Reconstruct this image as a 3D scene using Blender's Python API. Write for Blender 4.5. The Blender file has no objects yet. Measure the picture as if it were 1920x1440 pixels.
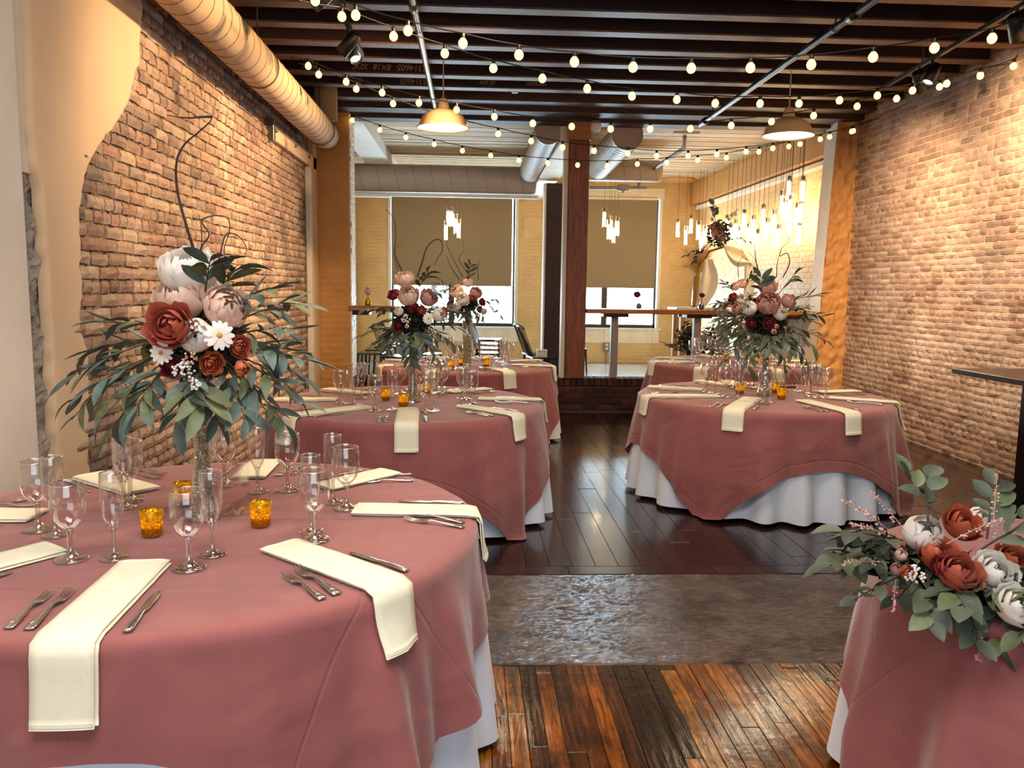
import bpy, bmesh, math, random
from mathutils import Vector, Matrix, Quaternion, noise
from math import sin, cos, pi, radians, atan2, hypot, sqrt
random.seed(7)
SC = bpy.context.scene
COL = SC.collection
# ------------------------------------------------------------------ camera
FPX = 1500.0; CAMH = 1.567
PITCH, YAW, ROLL = radians(6.9), radians(2.87), radians(-0.79)
_fw = Vector((sin(YAW)*cos(PITCH), cos(YAW)*cos(PITCH), -sin(PITCH)))
_rt = Vector((cos(YAW), -sin(YAW), 0)); _dn = _fw.cross(_rt)
CR = cos(ROLL)*_rt + sin(ROLL)*_dn
CD = -sin(ROLL)*_rt + cos(ROLL)*_dn
CF = _fw
cd = bpy.data.cameras.new('camera'); cam = bpy.data.objects.new('camera', cd); COL.objects.link(cam)
cd.sensor_fit = 'HORIZONTAL'; cd.sensor_width = 36; cd.lens = FPX/1920*36; cd.clip_start = .05; cd.clip_end = 200
cam.matrix_world = Matrix(((CR.x,-CD.x,-CF.x,0),(CR.y,-CD.y,-CF.y,0),(CR.z,-CD.z,-CF.z,CAMH),(0,0,0,1)))
SC.camera = cam
C0 = Vector((0,0,CAMH))
def ray(px,py): return CR*(px-960)+CD*(py-720)+CF*FPX
def at_y(px,py,y): d=ray(px,py); return C0+d*(y/d.y)
def at_x(px,py,x): d=ray(px,py); return C0+d*(x/d.x)
def at_z(px,py,z): d=ray(px,py); return C0+d*((z-CAMH)/d.z)
# ------------------------------------------------------------------ world, lights, exposure
SC.view_settings.view_transform='Standard'; SC.view_settings.look='None'
SC.view_settings.gamma=1; SC.view_settings.use_curve_mapping=False
SC.view_settings.exposure=0.0
SC.cycles.max_bounces=10; SC.cycles.transparent_max_bounces=48; SC.cycles.transmission_bounces=8
SC.cycles.caustics_reflective=False; SC.cycles.caustics_refractive=False
SC.cycles.sample_clamp_indirect=6
W=bpy.data.worlds.new('world'); SC.world=W; W.use_nodes=True
bg=W.node_tree.nodes['Background']; bg.inputs[0].default_value=(.78,.93,1,1); bg.inputs[1].default_value=14.0
def light(kind,name,loc,power,color,target=None,size=.1,size_y=None,angle=60,blend=.6):
    l=bpy.data.lights.new(name,kind); o=bpy.data.objects.new(name,l); COL.objects.link(o)
    l.energy=power; l.color=color; o.location=loc
    if kind=='AREA':
        l.shape='RECTANGLE' if size_y else 'DISK'; l.size=size
        if size_y: l.size_y=size_y
    else: l.shadow_soft_size=size
    if kind=='SPOT': l.spot_size=radians(angle); l.spot_blend=blend
    if target is not None: o.rotation_euler=(Vector(target)-Vector(loc)).to_track_quat('-Z','Y').to_euler()
    return o
WARM=(1,.66,.36); WARM2=(1,.74,.46); COOL=(.72,.87,1)
# daylight through the windows of the room behind the photographer
light('AREA','daylight_behind',(.6,-3.2,1.9),115,COOL,(.8,5,.9),4.2,2.2)
# daylight entering through the far windows
light('AREA','daylight_window_left',(-.4,16.62,1.12),170,(.58,.82,1),(-.2,10,.4),2.3,.7)
light('AREA','daylight_window_right',(2.8,16.62,1.12),200,(.58,.82,1),(2.2,10,.4),1.9,.7)
# unseen overhead fills, added to brighten the near table and the aisle
light('AREA','overhead_fill_near',(-.2,1.0,3.5),120,(1,.93,.85),(-.2,1.2,0),2.4,1.4)
light('AREA','overhead_fill_middle',(1.1,3.9,3.55),55,(1,.86,.68),(1.1,4.0,0),2.6,1.0)  # extra fill added over the aisle, stands for no fixture
# track spots
light('SPOT','track_spot_left_a',(.55,4.5,3.55),640,WARM,(-1.93,5.6,2.3),.06,angle=75,blend=.9)
light('SPOT','track_spot_left_b',(.55,6.7,3.55),800,WARM,(-1.93,7.4,2.2),.06,angle=80,blend=.9)
light('SPOT','track_spot_right_a',(3.4,5.6,3.36),900,WARM,(4.66,6.5,2.4),.05,angle=90,blend=.9)
light('SPOT','track_spot_right_b',(3.3,7.6,3.40),420,WARM,(4.66,8.6,2.0),.05,angle=90,blend=.9)
light('SPOT','track_spot_table_right',(3.2,5.0,3.4),150,WARM2,(2.3,6.0,.7),.08,angle=60)
light('SPOT','track_spot_table_left',(-.7,4.0,3.4),130,WARM2,(-.7,3.0,.7),.08,angle=70)
# ------------------------------------------------------------------ materials
def lin(h):
    if isinstance(h,str):
        h=h.lstrip('#'); c=[int(h[i:i+2],16)/255 for i in (0,2,4)]
    else: c=list(h)
    return tuple((x/12.92 if x<=.04045 else ((x+.055)/1.055)**2.4) for x in c)+(1,)
class NT:
    def __init__(s,name):
        s.m=bpy.data.materials.new(name); s.m.use_nodes=True; s.t=s.m.node_tree
        s.t.nodes.clear(); s.out=s.n('ShaderNodeOutputMaterial')
    def n(s,t,**k):
        x=s.t.nodes.new(t)
        for a,b in k.items(): setattr(x,a,b)
        return x
    def l(s,a,b): s.t.links.new(a,b)
    def set(s,sock,v):
        if hasattr(v,'is_output'): s.l(v,sock)
        else: sock.default_value=v
    def math(s,op,a,b=None,clamp=False):
        x=s.n('ShaderNodeMath',operation=op,use_clamp=clamp); s.set(x.inputs[0],a)
        if b is not None: s.set(x.inputs[1],b)
        return x.outputs[0]
    def mix(s,f,a,b,mode='MIX'):
        x=s.n('ShaderNodeMix',data_type='RGBA',blend_type=mode); s.set(x.inputs[0],f); s.set(x.inputs[6],a); s.set(x.inputs[7],b)
        return x.outputs[2]
    def coord(s,kind='Object',scale=(1,1,1)):
        c=s.n('ShaderNodeTexCoord'); m=s.n('ShaderNodeMapping'); m.inputs['Scale'].default_value=scale
        s.l(c.outputs[kind],m.inputs[0]); return m.outputs[0]
    def wpos(s,scale=(1,1,1)):
        c=s.n('ShaderNodeNewGeometry'); m=s.n('ShaderNodeMapping'); m.inputs['Scale'].default_value=scale
        s.l(c.outputs['Position'],m.inputs[0]); return m.outputs[0]
    def noise(s,vec,scale,detail=4,rough=.6,dist=0):
        x=s.n('ShaderNodeTexNoise'); x.inputs['Scale'].default_value=scale; x.inputs['Detail'].default_value=detail
        x.inputs['Roughness'].default_value=rough; x.inputs['Distortion'].default_value=dist
        if vec is not None: s.l(vec,x.inputs['Vector'])
        return x.outputs['Fac']
    def ramp(s,f,stops,interp='LINEAR'):
        x=s.n('ShaderNodeValToRGB'); x.color_ramp.interpolation=interp
        e=x.color_ramp.elements
        while len(e)<len(stops): e.new(.5)
        for q,(p,c) in zip(e,stops): q.position=p; q.color=c if len(c)==4 else c+(1,)
        s.set(x.inputs[0],f); return x.outputs[0]
    def rnd(s):
        a=s.n('ShaderNodeObjectInfo').outputs['Random']; b=s.n('ShaderNodeNewGeometry').outputs['Random Per Island']
        return s.math('FRACT',s.math('ADD',a,b))
    def bump(s,h,strength=.3,dist=.01):
        x=s.n('ShaderNodeBump'); x.inputs['Strength'].default_value=strength; x.inputs['Distance'].default_value=dist
        s.l(h,x.inputs['Height']); return x.outputs[0]
    def pbr(s,color,rough=.5,normal=None,**k):
        p=s.n('ShaderNodeBsdfPrincipled'); s.set(p.inputs['Base Color'],color); s.set(p.inputs['Roughness'],rough)
        if normal is not None and 'Coat_Weight' in k: s.l(normal,p.inputs['Coat Normal'])
        if normal is not None: s.l(normal,p.inputs['Normal'])
        for a,b in k.items(): s.set(p.inputs[a.replace('_',' ')],b)
        return p.outputs[0]
    def done(s,sh): s.l(sh,s.out.inputs[0]); return s.m
def simple(name,color,rough=.5,var=.12,scale=6,bump=0,bscale=60,rand=0,metal=0,world=False,**k):
    t=NT(name); v=t.wpos() if world else t.coord()
    c=lin(color); n=t.noise(v,scale)
    lo=tuple(x*(1-var) for x in c[:3])+(1,); hi=tuple(min(1,x*(1+var)) for x in c[:3])+(1,)
    col=t.ramp(n,[(.3,lo),(.7,hi)])
    if rand:
        r=t.n('ShaderNodeHueSaturation'); t.l(t.math('ADD',t.math('MULTIPLY',t.rnd(),rand*2),1-rand),r.inputs['Value']); t.l(col,r.inputs['Color']); col=r.outputs[0]
    nm=t.bump(t.noise(v,bscale,3),bump) if bump else None
    return t.done(t.pbr(col,rough,nm,Metallic=metal,**k))
def emis(name,color,strength):
    t=NT(name); e=t.n('ShaderNodeEmission'); e.inputs[0].default_value=lin(color); e.inputs[1].default_value=strength
    return t.done(e.outputs[0])
def m_brick(name,cols,wash=None,washband=None):
    t=NT(name); r=t.rnd(); k=len(cols)
    col=t.ramp(r,[((i+.0)/k,lin(c)) for i,c in enumerate(cols)],'CONSTANT')
    v=t.wpos(); n=t.noise(v,14,6,.7)
    col=t.mix(t.ramp(n,[(.35,(0,0,0)),(.75,(.6,.6,.6))]),col,t.mix(1,col,lin('#6b4a38'),'MULTIPLY'))
    if wash:
        big=t.noise(t.wpos((1,1,1.4)),1.1,5,.65)
        f=t.ramp(big,[(.42,(0,0,0)),(.68,(.8,.8,.8))])
        if washband:
            sep=t.n('ShaderNodeSeparateXYZ'); t.l(t.wpos(),sep.inputs[0])
            z=sep.outputs['Z']
            bnd=t.ramp(t.math('MULTIPLY',z,.25),[(.06,(0,0,0)),(.16,(1,1,1)),(.34,(.9,.9,.9)),(.5,(.35,.35,.35))])
            f=t.math('MULTIPLY',f,bnd)
        f2=t.math('MULTIPLY',f,t.ramp(t.noise(v,30,4,.7),[(.35,(.25,.25,.25)),(.6,(1,1,1))]))
        col=t.mix(f2,col,lin(wash))
    nm=t.bump(t.noise(v,55,5,.75),.55,.012)
    return t.done(t.pbr(col,.88,nm))
def m_wood(name,cols,rough=.35,axis='Y',coat=0,scale=1,bump=.15,dark='#120804',darkamt=.6,patch=0,bdist=.004):
    t=NT(name); s={'X':(1.2,14,14),'Y':(14,1.2,14),'Z':(14,14,1.2)}[axis]
    info=t.n('ShaderNodeObjectInfo'); geo=t.n('ShaderNodeNewGeometry')
    r=t.rnd()
    add=t.n('ShaderNodeVectorMath',operation='ADD'); t.l(t.wpos(tuple(x*scale for x in s)),add.inputs[0])
    mul=t.n('ShaderNodeVectorMath',operation='SCALE'); mul.inputs[0].default_value=(37,53,71); t.l(r,mul.inputs['Scale']); t.l(mul.outputs[0],add.inputs[1])
    g=t.noise(add.outputs[0],3.2,6,.65,.6)
    k=len(cols); base=t.ramp(r,[(i/k,lin(c)) for i,c in enumerate(cols)],'CONSTANT')
    col=t.mix(t.ramp(g,[(.38,(darkamt,)*3),(.62,(0,0,0))]),base,lin(dark))
    if patch:
        p=t.noise(t.wpos((1.5,.8,1)),2.2,4,.7); col=t.mix(t.ramp(p,[(.45,(0,0,0)),(.62,(patch,)*3)]),col,lin(dark))
    nm=t.bump(t.math('ADD',g,t.math('MULTIPLY',t.noise(t.wpos(),9,3),.8)),bump,bdist)
    return t.done(t.pbr(col,rough,nm,**({'Coat_Weight':coat,'Coat_Roughness':.08} if coat else {})))
M={}
M['brick_left']=m_brick('brick_left',['#a58672','#927463','#b39785','#9c7f6c','#83675a','#b9a08a','#a07a66','#a58a76','#857264'],'#c7ad8e')
M['brick_right']=m_brick('brick_right',['#a08578','#8e7468','#ab9488','#977c70','#b09b8d','#826a5e','#a58b7c'],'#d6cac4',True)
def m_mortar():
    t=NT('mortar_left'); v=t.wpos(); a=t.noise(v,9,5,.7); b=t.noise(v,26,4,.7,.5)
    col=t.ramp(a,[(.3,lin('#6b543c')),(.7,lin('#ab9170'))]); col=t.mix(t.ramp(b,[(.50,(0,0,0)),(.60,(1,1,1))]),col,lin('#150c07'))
    return t.done(t.pbr(col,.95,t.bump(t.noise(v,60,4,.7),.9,.02)))
M['mortar_left']=m_mortar()
M['mortar_right']=simple('mortar_right','#b7a28e',.95,.3,9,.8,70,world=True)
M['brick_dark']=m_brick('brick_dark',['#4b2219','#3c1a14','#56291d','#43201a','#2f1713'])
M['mortar_dark']=simple('mortar_dark','#4a3328',.95,.3,9,.7,70,world=True)
M['paint_brick']=simple('paint_brick','#d3b484',.6,.10,3,.35,35,world=True)
M['paint_pier']=simple('paint_pier','#c5904f',.65,.10,3,.35,30,world=True)
M['stucco']=simple('stucco','#b8874f',.75,.12,4,1.0,16,world=True)
M['paint_white']=simple('paint_white','#e6dccb',.6,.08,4,.35,25,world=True)
M['plaster']=simple('plaster','#cfb08c',.8,.07,2.0,.25,9,world=True)
M['plaster_gray']=simple('plaster_gray','#cfc4b8',.8,.07,2.0,.25,9,world=True)
M['rubble']=simple('rubble','#8c837a',.95,.3,7,1.0,18,world=True)
M['dark_ceiling']=simple('dark_ceiling','#2a140b',.8,.3,4,.3,20,world=True)
M['beam_web']=simple('beam_web','#2c100a',.6,.35,3,.2,30,world=True)
M['beam_flange']=m_wood('beam_flange',['#7a5538','#8a6547','#6b472e'],.55,'X',darkamt=.5)
M['timber']=m_wood('timber',['#4a2a18','#54301b','#3f2415'],.6,'X',bump=.4,darkamt=.75,bdist=.01)
M['column_wood']=m_wood('column_wood',['#9a5220','#8c4818'],.45,'Z',bump=.4,darkamt=.65,bdist=.01)
M['post_dark']=m_wood('post_dark',['#3a1d12'],.5,'Z',bump=.3)
M['ceil_plank']=m_wood('ceil_plank',['#d9c4a4','#cbb08a','#e0cfb4','#c9ab80','#d4bd9a'],.7,'X',darkamt=.45,dark='#6b4d30')
M['counter_wood']=m_wood('counter_wood',['#a4682c'],.35,'X',darkamt=.35,dark='#5a3413',coat=.3)
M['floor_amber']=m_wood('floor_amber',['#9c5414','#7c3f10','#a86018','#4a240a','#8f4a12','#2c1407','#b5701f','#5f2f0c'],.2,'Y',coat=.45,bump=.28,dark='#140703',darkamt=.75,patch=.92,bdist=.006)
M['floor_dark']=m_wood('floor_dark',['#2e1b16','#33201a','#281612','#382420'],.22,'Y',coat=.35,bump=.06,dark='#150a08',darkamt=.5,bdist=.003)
M['joint']=simple('joint','#140a07',.8,.2)
M['metal_dark']=simple('metal_dark','#0d0c0c',.35,.2,metal=.3)
M['metal_black']=simple('metal_black','#070707',.45,.2)
M['pipe']=simple('pipe','#6d6258',.35,.2,metal=.85)
M['duct']=simple('duct','#b79b76',.8,.06,3,world=True)
M['duct_gray']=simple('duct_gray','#a8988a',.5,.06,3,world=True)
M['white_paint']=simple('white_paint','#dcdcd8',.5,.05,4)
M['cream_shade']=simple('cream_shade','#d3b184',.4,.05,4)
M['bulb']=emis('bulb','#ffc566',6)
M['lamp_disc']=emis('lamp_disc','#fff0d0',10)
M['tube_light']=emis('tube_light','#ffdca4',48)
M['spot_face']=emis('spot_face','#fff0d8',20)
M['silver']=simple('silver','#d6d2cd',.2,.1,metal=1)
M['napkin']=simple('napkin','#efe9cf',.85,.03,30,.15,400)
M['chalk']=simple('chalk','#c9a27e',.9,.2)
M['screen']=simple('screen','#e4e4e0',.4,.03)
def m_cloth(name,color,crease=True):
    t=NT(name); c=lin(color)
    uv=t.n('ShaderNodeUVMap'); uv.uv_map='UVMap'
    sep=t.n('ShaderNodeSeparateXYZ'); t.l(uv.outputs[0],sep.inputs[0])
    v=t.coord(); n=t.noise(v,2.5,4); 
    col=t.ramp(n,[(.3,tuple(x*.93 for x in c[:3])+(1,)),(.7,tuple(min(1,x*1.06) for x in c[:3])+(1,))])
    weave=t.noise(v,500,2)
    h=t.math('MULTIPLY',weave,.05)
    if crease:
        for ax in ('X','Y'):
            f=t.math('FRACT',t.math('ADD',t.math('MULTIPLY',sep.outputs[ax],1/.62),.5))
            d=t.math('ABSOLUTE',t.math('SUBTRACT',f,.5))
            h=t.math('ADD',h,t.math('MULTIPLY',t.math('SUBTRACT',1,t.math('MULTIPLY',d,70),True),.35))
        h=t.math('ADD',h,t.math('MULTIPLY',t.noise(v,3.2,2,.45,.8),4.5))
    nm=t.bump(h,.55 if crease else .3,.012)
    return t.done(t.pbr(col,.78,nm,Sheen_Weight=.35,Sheen_Roughness=.5))
M['mauve']=m_cloth('mauve_cloth','#945250')
M['skirt']=m_cloth('white_cloth','#e4ecf8',False)
def m_thin_glass(name,tint=(1,1,1),base=.05,edge=.75,rough=.03,power=3.0):
    t=NT(name); lw=t.n('ShaderNodeLayerWeight'); lw.inputs['Blend'].default_value=.5
    f=t.math('ADD',t.math('MULTIPLY',t.math('POWER',lw.outputs['Facing'],power),edge),base,True)
    tr=t.n('ShaderNodeBsdfTransparent'); tr.inputs[0].default_value=tint+(1,)
    gl=t.n('ShaderNodeBsdfGlossy'); gl.inputs['Roughness'].default_value=rough; gl.inputs[0].default_value=(.95,.93,.9,1)
    mx=t.n('ShaderNodeMixShader'); t.l(f,mx.inputs[0]); t.l(tr.outputs[0],mx.inputs[1]); t.l(gl.outputs[0],mx.inputs[2])
    return t.done(mx.outputs[0])
M['glass']=m_thin_glass('glass',(.93,.92,.92),.11,.95,.07,1.8)
M['rim']=m_thin_glass('glass_rim',(.9,.9,.9),.55,.4,.15,1.5)
M['glass_foot']=m_thin_glass('glass_foot',(.86,.84,.82),.16,.7,.05,2)
M['pane']=m_thin_glass('window_pane',(.96,1,1),.02,.3)
M['acrylic']=m_thin_glass('acrylic',(.95,.95,.95),.1,.8)
def m_votive():
    t=NT('mercury_glass'); v=t.coord()
    n=t.noise(v,150,3,.8); f=t.ramp(n,[(.47,(.03,.03,.03)),(.55,(1,1,1))])
    a=t.pbr(lin('#e0a21c'),.3,Metallic=.8)
    b=t.n('ShaderNodeBsdfTranslucent'); b.inputs[0].default_value=lin('#ffe27a')
    mx=t.n('ShaderNodeMixShader'); t.l(f,mx.inputs[0]); t.l(a,mx.inputs[1]); t.l(b.outputs[0],mx.inputs[2])
    return t.done(mx.outputs[0])
M['votive']=m_votive()
M['flame']=emis('flame','#ffcf50',190)
M['wax']=simple('wax','#f1e2b8',.5,.05)
M['bead']=simple('bead','#c2b68e',.06,.1,rand=.45,Specular_IOR_Level=1.0)
def m_petal(name,inner,outer,rough=.6):
    t=NT(name); sep=t.n('ShaderNodeSeparateXYZ'); uv=t.n('ShaderNodeUVMap'); uv.uv_map='UVMap'; t.l(uv.outputs[0],sep.inputs[0])
    n=t.noise(t.coord(),40,3)
    f=t.math('ADD',sep.outputs['Y'],t.math('MULTIPLY',t.math('SUBTRACT',n,.5),.25))
    col=t.ramp(f,[(.1,lin(inner)),(.85,lin(outer))])
    p=t.n('ShaderNodeBsdfPrincipled'); t.l(col,p.inputs['Base Color']); p.inputs['Roughness'].default_value=rough
    tr=t.n('ShaderNodeBsdfTranslucent'); t.l(col,tr.inputs[0])
    mx=t.n('ShaderNodeMixShader'); mx.inputs[0].default_value=.18; t.l(p.outputs[0],mx.inputs[1]); t.l(tr.outputs[0],mx.inputs[2])
    return t.done(mx.outputs[0])
M['p_white']=m_petal('petal_white','#dcc2b0','#f4efe8')
M['p_blush']=m_petal('petal_blush','#cf9a80','#efd3c2')
M['p_rust']=m_petal('petal_rust','#7a2a1e','#c06650')
M['p_orange']=m_petal('petal_orange','#8a2f16','#d0704c')
M['p_burg']=m_petal('petal_burgundy','#4a0f18','#92303a')
M['p_mauve']=m_petal('petal_mauve','#a8685e','#d8a89c')
M['p_yellow']=simple('flower_heart','#c9962e',.8,.3,60)
M['filler']=simple('filler','#c79a8e',.8,.2,40,rand=.25)
M['filler_white']=simple('filler_white','#e4ddd6',.8,.1,40)
M['leaf']=simple('leaf','#52625a',.55,.25,25,rand=.45)
M['leaf_olive']=simple('leaf_olive','#5a6242',.55,.25,25,rand=.4)
M['leaf_euc']=simple('leaf_euc','#4b5443',.55,.25,25,rand=.45)
M['stem']=simple('stem','#3a3a22',.7,.2,30)
M['twig']=simple('twig','#2a1712',.7,.3,30)
M['foliage_dark']=simple('foliage_dark','#1c2418',.7,.3,30,rand=.4)
# ------------------------------------------------------------------ mesh helpers
class MB:
    def __init__(s): s.v=[]; s.f=[]; s.sm=[]; s.uv=None
    def add(s,vs,fs,smooth=False):
        o=len(s.v); s.v+= [tuple(v) for v in vs]; s.f+=[tuple(i+o for i in f) for f in fs]; s.sm+=[smooth]*len(fs); return s
    def box(s,a,b,bev=0):
        x0,y0,z0=[min(p,q) for p,q in zip(a,b)]; x1,y1,z1=[max(p,q) for p,q in zip(a,b)]
        if not bev:
            return s.add([(x0,y0,z0),(x1,y0,z0),(x1,y1,z0),(x0,y1,z0),(x0,y0,z1),(x1,y0,z1),(x1,y1,z1),(x0,y1,z1)],
             [(3,2,1,0),(4,5,6,7),(0,1,5,4),(1,2,6,5),(2,3,7,6),(3,0,4,7)])
        bm=bmesh.new(); bmesh.ops.create_cube(bm,size=1)
        for v in bm.verts: v.co=Vector(((x0+x1)/2+v.co.x*(x1-x0),(y0+y1)/2+v.co.y*(y1-y0),(z0+z1)/2+v.co.z*(z1-z0)))
        bmesh.ops.bevel(bm,geom=bm.edges[:],offset=bev,segments=1,affect='EDGES')
        bm.verts.index_update(); s.add([v.co[:] for v in bm.verts],[[v.index for v in f.verts] for f in bm.faces]); bm.free(); return s
    def obox(s,p,q,w,h,up=(0,0,1)):      # bar from p to q
        p=Vector(p);q=Vector(q);d=(q-p).normalized(); u=Vector(up)
        if abs(d.dot(u))>.98: u=Vector((1,0,0))
        a=d.cross(u).normalized(); b=a.cross(d)
        vs=[e+a*i*w/2+b*j*h/2 for e in (p,q) for i,j in ((-1,-1),(1,-1),(1,1),(-1,1))]
        return s.add(vs,[(0,1,2,3),(7,6,5,4),(0,4,5,1),(1,5,6,2),(2,6,7,3),(3,7,4,0)])
    def tube(s,pts,r,n=8,cap=True,smooth=True):
        pts=[Vector(p) for p in pts]; m=len(pts); rs=r if isinstance(r,(list,tuple)) else [r]*m
        vs=[]; a=None
        for i,p in enumerate(pts):
            d=(pts[min(i+1,m-1)]-pts[max(i-1,0)])
            d=d.normalized() if d.length>1e-9 else Vector((0,0,1))
            if a is None: a=d.orthogonal().normalized()
            else:
                a=a-d*a.dot(d); a=a.normalized() if a.length>1e-6 else d.orthogonal().normalized()
            b=d.cross(a)
            vs+=[p+(a*cos(2*pi*k/n)+b*sin(2*pi*k/n))*rs[i] for k in range(n)]
        fs=[(i*n+k,i*n+(k+1)%n,(i+1)*n+(k+1)%n,(i+1)*n+k) for i in range(m-1) for k in range(n)]
        s.add(vs,fs,smooth)
        if cap: s.add(vs[:n],[tuple(range(n-1,-1,-1))]); s.add(vs[-n:],[tuple(range(n))])
        return s
    def lathe(s,prof,n=24,o=(0,0,0),axis='Z',smooth=True,closed=False):
        vs=[];m=len(prof)
        for r,z in prof:
            for k in range(n):
                a=2*pi*k/n
                p=(r*cos(a),r*sin(a),z)
                if axis=='Y': p=(p[0],p[2],p[1])
                if axis=='X': p=(p[2],p[0],p[1])
                vs.append((p[0]+o[0],p[1]+o[1],p[2]+o[2]))
        fs=[(i*n+k,i*n+(k+1)%n,(i+1)*n+(k+1)%n,(i+1)*n+k) for i in range(m-1) for k in range(n)]
        return s.add(vs,fs,smooth)
    def grid(s,fn,nu,nv,smooth=True,wrap=False):
        vs=[fn(i/(nu if wrap else nu-1),j/(nv-1)) for j in range(nv) for i in range(nu)]
        fs=[(j*nu+i,j*nu+(i+1)%nu,(j+1)*nu+(i+1)%nu,(j+1)*nu+i) for j in range(nv-1) for i in range(nu if wrap else nu-1)]
        return s.add(vs,fs,smooth)
    def mesh(s,name,mat):
        me=bpy.data.meshes.new(name); me.from_pydata(s.v,[],s.f); me.polygons.foreach_set('use_smooth',s.sm)
        if s.uv:
            l=me.uv_layers.new(name='UVMap'); idx=[0]*len(me.loops); me.loops.foreach_get('vertex_index',idx)
            l.data.foreach_set('uv',[c for i in idx for c in s.uv[i]])
        for m in (mat if isinstance(mat,(list,tuple)) else [mat]): me.materials.append(m)
        me.update(); return me
def link(name,data,parent=None,loc=None,rot=None):
    o=bpy.data.objects.new(name,data); COL.objects.link(o)
    if parent is not None: o.parent=parent
    if loc is not None: o.location=loc
    if rot is not None:
        if isinstance(rot,Quaternion): o.rotation_mode='QUATERNION'; o.rotation_quaternion=rot
        else: o.rotation_euler=rot
    return o
def ob(name,mb,mat,parent=None,loc=None,rot=None): return link(name,mb.mesh(name,mat),parent,loc,rot)
def tag(o,label,cat,group=None):
    o['label']=label; o['category']=cat
    if group: o['group']=group
    return o
def thing(name,label,cat,loc=(0,0,0),rot=None,group=None): return tag(link(name,None,None,loc,rot),label,cat,group)
def struct(o,label=None,cat=None):
    o['kind']='structure'
    if label: o['label']=label
    if cat: o['category']=cat
    return o
def stuff(o): o['kind']='stuff'; return o
def copytree(o,parent=None,loc=None,rotz=None):
    c=o.copy(); COL.objects.link(c)
    if parent is not None: c.parent=parent
    if loc is not None: c.location=loc
    if rotz is not None: c.rotation_euler=(0,0,rotz)
    for ch in KIDS.get(o.name,[]): copytree(ch,c)
    return c
KIDS={}
def index_kids(root):
    KIDS[root.name]=[o for o in COL.objects if o.parent==root]
    for k in KIDS[root.name]: index_kids(k)
def orient(d,up=None):
    return Vector(d).normalized().to_track_quat('Z','Y')
# ------------------------------------------------------------------ bricks
def brick_mesh(name,l,h,d,mat,seed,rough=.004):
    rr=random.Random(seed); mb=MB(); nx,nz=4,3
    vs=[]
    for j in range(nz):
        for i in range(nx):
            e=(i in(0,nx-1))+(j in(0,nz-1))
            vs.append((-l/2+l*i/(nx-1)+rr.uniform(-1,1)*rough*(1.0 if 0<i<nx-1 else .7), -d+(rough*.9*e if e else -rr.uniform(0,1)*rough)+rr.uniform(-.3,.3)*rough, -h/2+h*j/(nz-1)+rr.uniform(-1,1)*rough*.6))
    fs=[(j*nx+i,j*nx+i+1,(j+1)*nx+i+1,(j+1)*nx+i) for j in range(nz-1) for i in range(nx-1)]
    per=[i for i in range(nx)]+[nx-1+nx*j for j in range(1,nz)]+[nx*(nz-1)+i for i in range(nx-2,-1,-1)]+[nx*j for j in range(nz-2,0,-1)]
    o=len(vs)
    for p in per: x,y,z=vs[p]; vs.append((x*1.02,0.0,z*1.02))
    n=len(per)
    fs+=[(per[k],o+k,o+(k+1)%n,per[(k+1)%n]) for k in range(n)]
    mb.add(vs,fs); return mb
def brick_field(parent,frame,u0,u1,v0,v1,mat,bl=.2,bh=.066,mo=.012,d=.016,top=300,keep=None,headers=.0,seed=1,rough=.004,see=None,name='brick'):
    """frame(u,v)->(point, rotz); the 300 bricks that show largest are parts, the rest one joined part"""
    rr=random.Random(seed)
    full=[brick_mesh('b',bl,bh,d,None,seed*50+i,rough) for i in range(8)]
    half=[brick_mesh('b',bl/2-mo/2,bh,d,None,seed*50+20+i,rough) for i in range(5)]
    fm=[m.mesh(name,mat) for m in full]; hm=[m.mesh(name,mat) for m in half]
    lst=[]; row=0; v=v0+bh/2
    while v<v1-bh*.3:
        isH=headers and (row%6==3 or rr.random()<headers)
        step=(bl+mo)/2 if isH else bl+mo
        u=u0+(step/2 if row%2 else 0)+rr.uniform(0,.03)
        while u<u1:
            if u+step*.5<u1+.02 and (keep is None or keep(u,v)):
                P,rz=frame(u+rr.uniform(-.003,.003),v+rr.uniform(-.003,.003))
                c=P-C0; size=1/(c.length**2)*abs(1)
                vis=1 if (see is None or see(u,v)) else 0
                lst.append((vis*size,P,rz,isH,rr.randrange(8),rr.uniform(-.012,.012),rr.uniform(.6,1.25)))
            u+=step
        v+=bh+mo; row+=1
    lst.sort(key=lambda t:-t[0])
    rest=MB()
    for k,(s,P,rz,isH,vi,tilt,dep) in enumerate(lst):
        src=(hm[vi%5] if isH else fm[vi])
        if k<top:
            o=link(name,src,parent); o.location=P; o.rotation_euler=(0,tilt*.8,rz+tilt); o.scale=(1,dep,1)
        else:
            sm=(half[vi%5] if isH else full[vi]); ca,sa=cos(rz+tilt),sin(rz+tilt)
            rest.add([(P.x+x*ca-y*dep*sa,P.y+x*sa+y*dep*ca,P.z+z) for x,y,z in sm.v],sm.f)
    if rest.v: stuff(ob('brickwork',rest,mat,parent))
XL=-1.93; XR=4.66; YO=9.95; ZC=3.98; YB=16.8; ZF=3.76
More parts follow.
